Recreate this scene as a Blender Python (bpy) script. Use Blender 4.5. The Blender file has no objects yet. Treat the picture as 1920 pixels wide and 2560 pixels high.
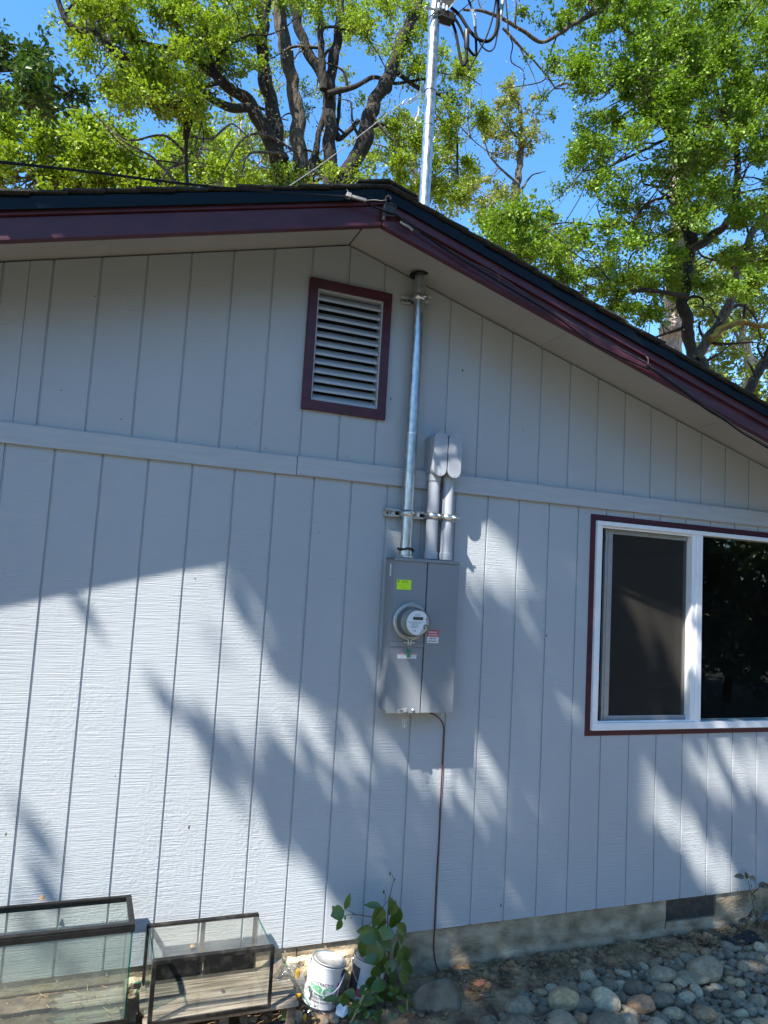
import bpy, math, random
import numpy as np
from mathutils import Vector, Matrix, noise as mnoise

# ---------------------------------------------------------------- camera, light, exposure
sc = bpy.context.scene
col = sc.collection
CAM = np.array([0.19505729, -3.65025907, 1.75650614])
RX, RZ, RY, FPX = 0.100505732, -0.370684397, -0.0573827082, 1856.35646

def _rot(rx, rz, ry):
    c, s = np.cos, np.sin
    Rz = np.array([[c(rz), -s(rz), 0], [s(rz), c(rz), 0], [0, 0, 1]])
    Rx = np.array([[1, 0, 0], [0, c(rx), -s(rx)], [0, s(rx), c(rx)]])
    Ry = np.array([[c(ry), 0, s(ry)], [0, 1, 0], [-s(ry), 0, c(ry)]])
    return Rz @ Rx @ Ry
RM = _rot(RX, RZ, RY)
cd = bpy.data.cameras.new('camera')
cam = bpy.data.objects.new('camera', cd)
col.objects.link(cam)
cd.sensor_fit = 'HORIZONTAL'
cd.sensor_width = 36.0
cd.lens = FPX / 1920 * 36
cd.clip_start = 0.05
cd.clip_end = 600
m = Matrix.Identity(4)
for i in range(3):
    m[i][0] = RM[i, 0]
    m[i][1] = RM[i, 2]
    m[i][2] = -RM[i, 1]
    m[i][3] = CAM[i]
cam.matrix_world = m
sc.camera = cam

SUN = np.array([-0.208, -0.127, 0.316])
SUN = SUN / np.linalg.norm(SUN)
w = bpy.data.worlds.new('World')
sc.world = w
w.use_nodes = True
nt = w.node_tree
sky = nt.nodes.new('ShaderNodeTexSky')
sky.sky_type = 'NISHITA'
sky.sun_disc = False
sky.sun_elevation = math.asin(SUN[2])
sky.sun_rotation = math.atan2(SUN[0], SUN[1]) % (2 * math.pi)
sky.air_density = 1.0
sky.dust_density = 0.0
sky.ozone_density = 4.0
bg = nt.nodes['Background']
bg.inputs[1].default_value = 0.122
hs_ = nt.nodes.new('ShaderNodeHueSaturation')
hs_.inputs['Saturation'].default_value = 1.2
nt.links.new(sky.outputs[0], hs_.inputs['Color'])
nt.links.new(hs_.outputs[0], bg.inputs[0])
sl = bpy.data.lights.new('sun', 'SUN')
sl.energy = 4.5
sl.angle = math.radians(0.53)
sl.color = (1.0, 0.95, 0.87)
so = bpy.data.objects.new('sun', sl)
col.objects.link(so)
so.rotation_euler = Vector(SUN).to_track_quat('Z', 'Y').to_euler()
so.location = Vector(SUN * 40)
sc.view_settings.view_transform = 'Standard'
sc.view_settings.look = 'None'
sc.view_settings.exposure = 1.72
sc.view_settings.gamma = 1.0
try:
    sc.cycles.max_bounces = 10
    sc.cycles.transparent_max_bounces = 24
    sc.cycles.caustics_reflective = False
    sc.cycles.caustics_refractive = False
except Exception:
    pass

# ---------------------------------------------------------------- measuring helpers
def ray(u, v):
    return RM @ np.array([(u - 960) / FPX, 1.0, (1280 - v) / FPX])
def nat(u, v, Y=0.0):
    d = ray(u, v)
    return CAM + d * ((Y - CAM[1]) / d[1])
def natz(u, v, Z):
    d = ray(u, v)
    return CAM + d * ((Z - CAM[2]) / d[2])
KD = 1920 / 1659
def at(x, y, Y=0.0):
    return nat(x * KD, y * KD, Y)
def view(ox, oy, s):
    return lambda x, y, Y=0.0: nat(ox + x / s, oy + y / s, Y)
def viewz(ox, oy, s):
    return lambda x, y, Z=0.0: natz(ox + x / s, oy + y / s, Z)

rnd = random.Random(7)
rng = np.random.default_rng(11)

# ---------------------------------------------------------------- materials
M = {}
def nodes_of(name):
    mt = bpy.data.materials.new(name)
    mt.use_nodes = True
    n = mt.node_tree
    return mt, n, n.nodes['Principled BSDF']

def pm(name, c, rough=0.5, metal=0.0, var=0.0, vs=6.0, bump=0.0, bs=60.0, stretch=(1, 1, 1), c2=None, spec=None,
       lo=0.35, hi=0.65, coords='Object', detail=4.0, rvar=0.0):
    mt, n, b = nodes_of(name)
    L = n.links
    tc = n.nodes.new('ShaderNodeTexCoord')
    mp = n.nodes.new('ShaderNodeMapping')
    mp.inputs['Scale'].default_value = stretch
    L.new(tc.outputs[coords], mp.inputs[0])
    b.inputs['Base Color'].default_value = (*c, 1)
    b.inputs['Roughness'].default_value = rough
    b.inputs['Metallic'].default_value = metal
    if spec is not None:
        b.inputs['Specular IOR Level'].default_value = spec
    if var > 0 or c2 is not None:
        t = n.nodes.new('ShaderNodeTexNoise')
        t.inputs['Scale'].default_value = vs
        t.inputs['Detail'].default_value = detail
        L.new(mp.outputs[0], t.inputs['Vector'])
        r = n.nodes.new('ShaderNodeValToRGB')
        r.color_ramp.elements[0].position = lo
        r.color_ramp.elements[1].position = hi
        a = tuple(x * (1 - var) for x in c)
        z = c2 if c2 is not None else tuple(min(1, x * (1 + var)) for x in c)
        r.color_ramp.elements[0].color = (*a, 1)
        r.color_ramp.elements[1].color = (*z, 1)
        L.new(t.outputs[0], r.inputs[0])
        L.new(r.outputs[0], b.inputs['Base Color'])
        if rvar:
            mr = n.nodes.new('ShaderNodeMapRange')
            mr.inputs['To Min'].default_value = max(0, rough - rvar)
            mr.inputs['To Max'].default_value = min(1, rough + rvar)
            L.new(t.outputs[0], mr.inputs[0])
            L.new(mr.outputs[0], b.inputs['Roughness'])
    if bump > 0:
        t2 = n.nodes.new('ShaderNodeTexNoise')
        t2.inputs['Scale'].default_value = bs
        t2.inputs['Detail'].default_value = 5
        L.new(mp.outputs[0], t2.inputs['Vector'])
        bp = n.nodes.new('ShaderNodeBump')
        bp.inputs['Strength'].default_value = 1.0
        bp.inputs['Distance'].default_value = bump
        L.new(t2.outputs[0], bp.inputs['Height'])
        L.new(bp.outputs[0], b.inputs['Normal'])
    M[name] = mt
    return mt

def siding_mat(name, c, grain, along=2.2, across=170.0):
    """painted rough-sawn plywood: fine horizontal saw marks, brush ridges and a few dark nicks"""
    mt, n, b = nodes_of(name)
    L = n.links
    tc = n.nodes.new('ShaderNodeTexCoord')
    def noise(scale, st, det=3.0):
        mp = n.nodes.new('ShaderNodeMapping')
        mp.inputs['Scale'].default_value = st
        L.new(tc.outputs['Object'], mp.inputs[0])
        t = n.nodes.new('ShaderNodeTexNoise')
        t.inputs['Scale'].default_value = scale
        t.inputs['Detail'].default_value = det
        L.new(mp.outputs[0], t.inputs['Vector'])
        return t.outputs[0]
    def math_(op, a, bb):
        k = n.nodes.new('ShaderNodeMath')
        k.operation = op
        for i, v in enumerate((a, bb)):
            if isinstance(v, (int, float)):
                k.inputs[i].default_value = v
            else:
                L.new(v, k.inputs[i])
        return k.outputs[0]
    saw = noise(1.0, (along, 1, across), 2.5)
    brush = noise(1.0, (55, 1, 60), 3.0)
    patch = noise(1.0, (3.2, 1, 1.1), 2.0)
    vert = noise(1.0, (70, 1, 3.0), 2.0)
    pm_ = n.nodes.new('ShaderNodeMapRange')
    pm_.inputs[1].default_value = 0.35
    pm_.inputs[2].default_value = 0.65
    L.new(patch, pm_.inputs[0])
    h = math_('ADD', math_('MULTIPLY', saw, 1.0), math_('MULTIPLY', math_('MULTIPLY', brush, 0.9), pm_.outputs[0]))
    h = math_('ADD', h, math_('MULTIPLY', vert, 0.22))
    bp = n.nodes.new('ShaderNodeBump')
    bp.inputs['Strength'].default_value = 1.0
    bp.inputs['Distance'].default_value = grain
    L.new(h, bp.inputs['Height'])
    L.new(bp.outputs[0], b.inputs['Normal'])
    # colour: slight unevenness + sparse dark nicks
    big = noise(1.0, (1.3, 1, 0.9), 4)
    r = n.nodes.new('ShaderNodeValToRGB')
    r.color_ramp.elements[0].position = 0.3
    r.color_ramp.elements[1].position = 0.7
    r.color_ramp.elements[0].color = (*[x * 0.94 for x in c], 1)
    r.color_ramp.elements[1].color = (*[min(1, x * 1.05) for x in c], 1)
    L.new(big, r.inputs[0])
    mp = n.nodes.new('ShaderNodeMapping')
    mp.inputs['Scale'].default_value = (26, 1, 11)
    L.new(tc.outputs['Object'], mp.inputs[0])
    vo = n.nodes.new('ShaderNodeTexVoronoi')
    vo.inputs['Scale'].default_value = 1.0
    L.new(mp.outputs[0], vo.inputs['Vector'])
    sep = n.nodes.new('ShaderNodeSeparateColor')
    L.new(vo.outputs['Color'], sep.inputs[0])
    rare = math_('GREATER_THAN', sep.outputs[0], 0.988)
    near = math_('LESS_THAN', vo.outputs['Distance'], 0.11)
    nick = math_('MULTIPLY', rare, near)
    mx = n.nodes.new('ShaderNodeMix')
    mx.data_type = 'RGBA'
    L.new(nick, mx.inputs[0])
    L.new(r.outputs[0], mx.inputs[6])
    mx.inputs[7].default_value = (0.06, 0.05, 0.05, 1)
    L.new(mx.outputs[2], b.inputs['Base Color'])
    b.inputs['Roughness'].default_value = 0.5
    b.inputs['Specular IOR Level'].default_value = 0.4
    M[name] = mt
    return mt

siding_mat('siding_paint', (0.388, 0.413, 0.430), 0.0028, 5.5, 230.0)
siding_mat('siding_paint_upper', (0.383, 0.403, 0.415), 0.0018, 5.5, 230.0)
pm('band_paint', (0.390, 0.409, 0.420), 0.5, var=0.05, vs=5, bump=0.0015, bs=12, stretch=(1, 1, 9))
pm('soffit_paint', (0.32, 0.335, 0.335), 0.6, var=0.06, vs=3, bump=0.0015, bs=20)
pm('maroon_paint', (0.062, 0.014, 0.022), 0.42, var=0.18, vs=9, bump=0.001, bs=40, stretch=(1, 1, 3), spec=0.4)
pm('drip_metal', (0.002, 0.005, 0.007), 0.28, metal=0.0, var=0.2, vs=4, bump=0.0015, bs=5, spec=0.15)
pm('shingle', (0.028, 0.030, 0.028), 0.95, var=0.5, vs=60, bump=0.004, bs=220, c2=(0.05, 0.048, 0.042))
pm('concrete', (0.20, 0.148, 0.085), 0.9, c2=(0.46, 0.375, 0.255), var=0.35, vs=7, bump=0.006, bs=45, stretch=(1, 1, 1.6), lo=0.3, hi=0.7, detail=8)
pm('concrete_raw', (0.42, 0.34, 0.22), 0.95, var=0.35, vs=14, bump=0.02, bs=28, c2=(0.55, 0.47, 0.33))
pm('vinyl', (0.80, 0.80, 0.80), 0.35, var=0.03, vs=8)
pm('aluminium', (0.42, 0.42, 0.43), 0.4, metal=0.6, var=0.06, vs=20)
pm('dark_rubber', (0.012, 0.012, 0.013), 0.5, var=0.2, vs=20)
pm('dark_void', (0.01, 0.01, 0.01), 0.9)
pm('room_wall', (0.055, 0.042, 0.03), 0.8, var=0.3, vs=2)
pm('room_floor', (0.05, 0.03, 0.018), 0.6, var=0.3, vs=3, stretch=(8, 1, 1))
pm('galvanised', (0.44, 0.47, 0.485), 0.36, metal=0.92, var=0.22, vs=55, rvar=0.14, bump=0.0004, bs=40, stretch=(1, 1, 0.45))
pm('strut_steel', (0.60, 0.62, 0.62), 0.28, metal=0.95, var=0.15, vs=30)
pm('panel_grey', (0.21, 0.228, 0.245), 0.36, var=0.04, vs=3, bump=0.0003, bs=3, spec=0.5)
pm('pvc_grey', (0.33, 0.35, 0.385), 0.42, var=0.05, vs=12, spec=0.45)
pm('meter_ring', (0.52, 0.52, 0.50), 0.38, metal=0.5, var=0.12, vs=30)
pm('meter_face', (0.80, 0.82, 0.84), 0.5, var=0.03, vs=8)
pm('lcd', (0.05, 0.055, 0.045), 0.25)
pm('ink', (0.02, 0.02, 0.025), 0.6)
pm('sticker_white', (0.72, 0.74, 0.76), 0.5)
pm('sticker_red', (0.45, 0.012, 0.02), 0.45)
pm('sticker_yellow', (0.55, 0.85, 0.01), 0.5, var=0.06, vs=30)
pm('ink_yellow', (0.22, 0.36, 0.01), 0.6)
pm('seal_green', (0.02, 0.22, 0.10), 0.3)
pm('red_wire', (0.085, 0.015, 0.014), 0.55, var=0.3, vs=15)
pm('black_cable', (0.007, 0.007, 0.007), 0.75, var=0.3, vs=20, spec=0.2)
pm('pale_cable', (0.30, 0.29, 0.27), 0.5, var=0.2, vs=20)
pm('dull_cable', (0.05, 0.046, 0.042), 0.7, var=0.5, vs=20)
pm('rust_iron', (0.16, 0.10, 0.075), 0.7, metal=0.3, var=0.4, vs=40)
pm('porcelain_dark', (0.022, 0.018, 0.016), 0.45)
pm('tank_rim', (0.008, 0.008, 0.008), 0.5, var=0.4, vs=25, bump=0.0005, bs=60, spec=0.2)
pm('tank_rim_dusty', (0.010, 0.010, 0.010), 0.6, c2=(0.05, 0.046, 0.04), var=0.4, vs=18, lo=0.5, hi=0.85, spec=0.2)
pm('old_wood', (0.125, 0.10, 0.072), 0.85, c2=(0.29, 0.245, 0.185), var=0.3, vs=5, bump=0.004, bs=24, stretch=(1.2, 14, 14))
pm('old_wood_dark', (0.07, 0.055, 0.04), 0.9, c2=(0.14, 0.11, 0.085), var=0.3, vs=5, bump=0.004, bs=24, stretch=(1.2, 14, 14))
pm('can_white', (0.74, 0.73, 0.74), 0.35, var=0.06, vs=18, bump=0.0006, bs=25)
pm('can_metal', (0.55, 0.55, 0.54), 0.32, metal=0.9, var=0.2, vs=30, rvar=0.15)
pm('can_lid', (0.55, 0.55, 0.53), 0.5, metal=0.3, c2=(0.25, 0.23, 0.18), var=0.1, vs=22, lo=0.45, hi=0.8)
pm('can_green', (0.10, 0.36, 0.18), 0.45)
pm('can_pink', (0.62, 0.05, 0.16), 0.45)
pm('can_dark_label', (0.045, 0.045, 0.05), 0.5, var=0.5, vs=14)
pm('dry_petal', (0.62, 0.33, 0.02), 0.6, var=0.3, vs=30)
pm('brick', (0.46, 0.17, 0.08), 0.9, var=0.25, vs=30, bump=0.003, bs=60)
pm('boulder', (0.10, 0.076, 0.050), 0.9, c2=(0.22, 0.17, 0.115), var=0.3, vs=8, bump=0.012, bs=26)
pm('soil', (0.18, 0.10, 0.047), 0.98, c2=(0.40, 0.25, 0.125), var=0.35, vs=9, bump=0.012, bs=70, detail=10)
pm('residue', (0.055, 0.042, 0.028), 0.95, c2=(0.12, 0.095, 0.065), var=0.3, vs=14, bump=0.004, bs=60)
pm('fabric_dark', (0.02, 0.02, 0.022), 0.9, var=0.4, vs=20)
pm('twig', (0.11, 0.075, 0.045), 0.9, var=0.4, vs=20)
pm('litter', (0.28, 0.19, 0.10), 0.9, var=0.5, vs=60)
pm('rose_stem', (0.085, 0.045, 0.03), 0.6, var=0.4, vs=14)
pm('cane_tan', (0.34, 0.25, 0.11), 0.7, var=0.2, vs=14)

def ground_mat():
    mt = M['soil'].copy()
    mt.name = 'yard_ground'
    n = mt.node_tree
    L = n.links
    b = n.nodes['Principled BSDF']
    src = b.inputs['Base Color'].links[0].from_socket
    tc = n.nodes.new('ShaderNodeTexCoord')
    sp = n.nodes.new('ShaderNodeSeparateXYZ')
    L.new(tc.outputs['Object'], sp.inputs[0])
    t = n.nodes.new('ShaderNodeTexNoise')
    t.inputs['Scale'].default_value = 1.3
    L.new(tc.outputs['Object'], t.inputs['Vector'])
    ad = n.nodes.new('ShaderNodeMath')
    L.new(sp.outputs[1], ad.inputs[0])
    L.new(t.outputs[0], ad.inputs[1])
    mr = n.nodes.new('ShaderNodeMapRange')
    mr.inputs[1].default_value = -0.9
    mr.inputs[2].default_value = -1.4
    L.new(ad.outputs[0], mr.inputs[0])
    mx = n.nodes.new('ShaderNodeMix')
    mx.data_type = 'RGBA'
    L.new(mr.outputs[0], mx.inputs[0])
    L.new(src, mx.inputs[6])
    mx.inputs[7].default_value = (0.115, 0.112, 0.092, 1)
    L.new(mx.outputs[2], b.inputs['Base Color'])
    M['yard_ground'] = mt
ground_mat()

def stone_mat():
    mt, n, b = nodes_of('river_stone')
    L = n.links
    oi = n.nodes.new('ShaderNodeObjectInfo')
    tc = n.nodes.new('ShaderNodeTexCoord')
    t = n.nodes.new('ShaderNodeTexNoise')
    t.inputs['Scale'].default_value = 3.0
    t.inputs['Detail'].default_value = 9
    L.new(tc.outputs['Object'], t.inputs['Vector'])
    mr = n.nodes.new('ShaderNodeMapRange')
    mr.inputs[1].default_value = 0.3
    mr.inputs[2].default_value = 0.7
    mr.inputs[3].default_value = 0.62
    mr.inputs[4].default_value = 1.25
    L.new(t.outputs[0], mr.inputs[0])
    mx = n.nodes.new('ShaderNodeMix')
    mx.data_type = 'RGBA'
    mx.blend_type = 'MULTIPLY'
    mx.inputs[0].default_value = 1.0
    L.new(oi.outputs['Color'], mx.inputs[6])
    L.new(mr.outputs[0], mx.inputs[7])
    L.new(mx.outputs[2], b.inputs['Base Color'])
    b.inputs['Roughness'].default_value = 0.75
    t2 = n.nodes.new('ShaderNodeTexNoise')
    t2.inputs['Scale'].default_value = 30
    L.new(tc.outputs['Object'], t2.inputs['Vector'])
    bp = n.nodes.new('ShaderNodeBump')
    bp.inputs['Distance'].default_value = 0.03
    bp.inputs['Strength'].default_value = 0.5
    L.new(t2.outputs[0], bp.inputs['Height'])
    L.new(bp.outputs[0], b.inputs['Normal'])
    M['river_stone'] = mt
stone_mat()

def leaf_mat(name, ca, cb, trans, tw=0.42, gloss=0.10):
    mt = bpy.data.materials.new(name)
    mt.use_nodes = True
    n = mt.node_tree
    L = n.links
    n.nodes.remove(n.nodes['Principled BSDF'])
    out = n.nodes['Material Output']
    g = n.nodes.new('ShaderNodeNewGeometry')
    r = n.nodes.new('ShaderNodeValToRGB')
    r.color_ramp.elements[0].color = (*ca, 1)
    r.color_ramp.elements[1].color = (*cb, 1)
    L.new(g.outputs['Random Per Island'], r.inputs[0])
    d = n.nodes.new('ShaderNodeBsdfDiffuse')
    L.new(r.outputs[0], d.inputs[0])
    t = n.nodes.new('ShaderNodeBsdfTranslucent')
    t.inputs[0].default_value = (*trans, 1)
    a = n.nodes.new('ShaderNodeMixShader')
    a.inputs[0].default_value = tw
    L.new(d.outputs[0], a.inputs[1])
    L.new(t.outputs[0], a.inputs[2])
    gl = n.nodes.new('ShaderNodeBsdfGlossy')
    gl.inputs['Roughness'].default_value = 0.4
    gl.inputs[0].default_value = (0.9, 0.9, 0.85, 1)
    c = n.nodes.new('ShaderNodeMixShader')
    c.inputs[0].default_value = gloss
    L.new(a.outputs[0], c.inputs[1])
    L.new(gl.outputs[0], c.inputs[2])
    L.new(c.outputs[0], out.inputs[0])
    M[name] = mt
leaf_mat('oak_leaf', (0.034, 0.082, 0.008), (0.165, 0.255, 0.020), (0.22, 0.38, 0.014), 0.24, gloss=0.018)
leaf_mat('oak_leaf_young', (0.055, 0.110, 0.010), (0.235, 0.315, 0.022), (0.31, 0.45, 0.016), 0.26, gloss=0.018)
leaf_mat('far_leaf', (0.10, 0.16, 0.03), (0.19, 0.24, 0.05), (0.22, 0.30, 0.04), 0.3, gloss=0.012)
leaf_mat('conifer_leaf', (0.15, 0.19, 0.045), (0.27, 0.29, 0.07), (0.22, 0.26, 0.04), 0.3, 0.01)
leaf_mat('shrub_leaf', (0.03, 0.06, 0.012), (0.07, 0.11, 0.02), (0.08, 0.14, 0.015), 0.3)
leaf_mat('rose_leaf', (0.04, 0.085, 0.012), (0.085, 0.15, 0.025), (0.14, 0.24, 0.02), 0.28, 0.05)
leaf_mat('red_leaf', (0.06, 0.03, 0.02), (0.05, 0.07, 0.025), (0.10, 0.05, 0.02), 0.25, 0.1)
leaf_mat('shade_toned_leaf', (0.025, 0.055, 0.012), (0.06, 0.10, 0.02), (0.06, 0.12, 0.012), 0.25, 0.02)  # leaf colour darkened to stand in for shade on the corner branches
leaf_mat('lichen', (0.16, 0.17, 0.10), (0.28, 0.28, 0.19), (0.3, 0.3, 0.2), 0.2, 0.0)

def bark_mat(name, ca, cb, moss, lo=0.25):
    mt, n, b = nodes_of(name)
    L = n.links
    tc = n.nodes.new('ShaderNodeTexCoord')
    t = n.nodes.new('ShaderNodeTexNoise')
    t.inputs['Scale'].default_value = 9
    t.inputs['Detail'].default_value = 8
    mp = n.nodes.new('ShaderNodeMapping')
    mp.inputs['Scale'].default_value = (2.2, 2.2, 0.6)
    L.new(tc.outputs['Object'], mp.inputs[0])
    L.new(mp.outputs[0], t.inputs['Vector'])
    r = n.nodes.new('ShaderNodeValToRGB')
    r.color_ramp.elements[0].position = 0.35
    r.color_ramp.elements[1].position = 0.68
    r.color_ramp.elements[0].color = (*ca, 1)
    r.color_ramp.elements[1].color = (*cb, 1)
    L.new(t.outputs[0], r.inputs[0])
    g = n.nodes.new('ShaderNodeNewGeometry')
    sp = n.nodes.new('ShaderNodeSeparateXYZ')
    L.new(g.outputs['Normal'], sp.inputs[0])
    t3 = n.nodes.new('ShaderNodeTexNoise')
    t3.inputs['Scale'].default_value = 2.5
    L.new(tc.outputs['Object'], t3.inputs['Vector'])
    ad = n.nodes.new('ShaderNodeMath')
    ad.operation = 'ADD'
    L.new(sp.outputs[2], ad.inputs[0])
    L.new(t3.outputs[0], ad.inputs[1])
    mr = n.nodes.new('ShaderNodeMapRange')
    mr.inputs[1].default_value = 0.75 + lo
    mr.inputs[2].default_value = 1.05 + lo
    L.new(ad.outputs[0], mr.inputs[0])
    mx = n.nodes.new('ShaderNodeMix')
    mx.data_type = 'RGBA'
    L.new(mr.outputs[0], mx.inputs[0])
    L.new(r.outputs[0], mx.inputs[6])
    mx.inputs[7].default_value = (*moss, 1)
    L.new(mx.outputs[2], b.inputs['Base Color'])
    b.inputs['Roughness'].default_value = 0.95
    bp = n.nodes.new('ShaderNodeBump')
    bp.inputs['Distance'].default_value = 0.06
    bp.inputs['Strength'].default_value = 1.0
    L.new(t.outputs[0], bp.inputs['Height'])
    L.new(bp.outputs[0], b.inputs['Normal'])
    M[name] = mt
bark_mat('bark_dark', (0.006, 0.0045, 0.003), (0.024, 0.017, 0.011), (0.10, 0.065, 0.010))
bark_mat('bark_grey', (0.024, 0.018, 0.012), (0.11, 0.09, 0.065), (0.18, 0.15, 0.03), 0.4)
bark_mat('bark_mossy', (0.05, 0.035, 0.008), (0.16, 0.105, 0.015), (0.30, 0.20, 0.02), -0.15)
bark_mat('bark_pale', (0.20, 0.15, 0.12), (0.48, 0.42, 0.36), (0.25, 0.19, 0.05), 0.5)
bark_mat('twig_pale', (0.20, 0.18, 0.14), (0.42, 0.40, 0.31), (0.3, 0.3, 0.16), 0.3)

def glass_mat(name, tint, dust=0.0, dustc=(0.3, 0.3, 0.26), refl=1.0, rough=0.0, ds=9.0):
    mt = bpy.data.materials.new(name)
    mt.use_nodes = True
    n = mt.node_tree
    L = n.links
    n.nodes.remove(n.nodes['Principled BSDF'])
    out = n.nodes['Material Output']
    tr = n.nodes.new('ShaderNodeBsdfTransparent')
    tr.inputs[0].default_value = (*tint, 1)
    gl = n.nodes.new('ShaderNodeBsdfGlossy')
    gl.inputs['Roughness'].default_value = rough
    fr = n.nodes.new('ShaderNodeFresnel')
    fr.inputs[0].default_value = 1.5
    fm = n.nodes.new('ShaderNodeMath')
    fm.operation = 'MULTIPLY'
    fm.inputs[1].default_value = refl
    fm.use_clamp = True
    ge = n.nodes.new('ShaderNodeNewGeometry')      # no mirror on the inner side of a pane
    iv = n.nodes.new('ShaderNodeMath')
    iv.operation = 'SUBTRACT'
    iv.inputs[0].default_value = 1.0
    L.new(ge.outputs['Backfacing'], iv.inputs[1])
    f2 = n.nodes.new('ShaderNodeMath')
    f2.operation = 'MULTIPLY'
    L.new(fr.outputs[0], f2.inputs[0])
    L.new(iv.outputs[0], f2.inputs[1])
    L.new(f2.outputs[0], fm.inputs[0])
    a = n.nodes.new('ShaderNodeMixShader')
    L.new(fm.outputs[0], a.inputs[0])
    L.new(tr.outputs[0], a.inputs[1])
    L.new(gl.outputs[0], a.inputs[2])
    last = a.outputs[0]
    if dust > 0:
        tc = n.nodes.new('ShaderNodeTexCoord')
        t = n.nodes.new('ShaderNodeTexNoise')
        t.inputs['Scale'].default_value = ds
        t.inputs['Detail'].default_value = 12
        t.inputs['Roughness'].default_value = 0.7
        L.new(tc.outputs['Object'], t.inputs['Vector'])
        mr = n.nodes.new('ShaderNodeMapRange')
        mr.inputs[1].default_value = 0.35
        mr.inputs[2].default_value = 0.75
        mr.inputs[3].default_value = dust * 0.35
        mr.inputs[4].default_value = dust * 2.0
        L.new(t.outputs[0], mr.inputs[0])
        d = n.nodes.new('ShaderNodeBsdfDiffuse')
        d.inputs[0].default_value = (*dustc, 1)
        b = n.nodes.new('ShaderNodeMixShader')
        L.new(mr.outputs[0], b.inputs[0])
        L.new(last, b.inputs[1])
        L.new(d.outputs[0], b.inputs[2])
        last = b.outputs[0]
    L.new(last, out.inputs[0])
    M[name] = mt
glass_mat('window_glass', (0.80, 0.85, 0.83), 0.004, (0.3, 0.3, 0.3), 1.2)
glass_mat('insect_screen', (0.62, 0.62, 0.62), 0.042, (0.55, 0.51, 0.45), 0.0, ds=260)
glass_mat('tank_glass', (0.91, 0.945, 0.935), 0.085, (0.30, 0.30, 0.265), 1.0)
glass_mat('tank_edge', (0.25, 0.62, 0.56), 0.02, (0.2, 0.5, 0.45), 1.0)
glass_mat('terrarium_glass', (0.975, 0.98, 0.972), 0.055, (0.34, 0.33, 0.28), 1.0)
glass_mat('meter_glass', (0.80, 0.81, 0.80), 0.05, (0.45, 0.45, 0.43), 1.2)
glass_mat('meter_front', (0.93, 0.94, 0.94), 0.02, (0.5, 0.5, 0.5), 1.0)
glass_mat('plastic_bag', (0.93, 0.93, 0.93), 0.06, (0.6, 0.6, 0.6), 0.7, 0.12, ds=14)
glass_mat('mesh_screen', (0.34, 0.34, 0.36), 0.3, (0.10, 0.11, 0.12), 0.0, ds=60)

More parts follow.
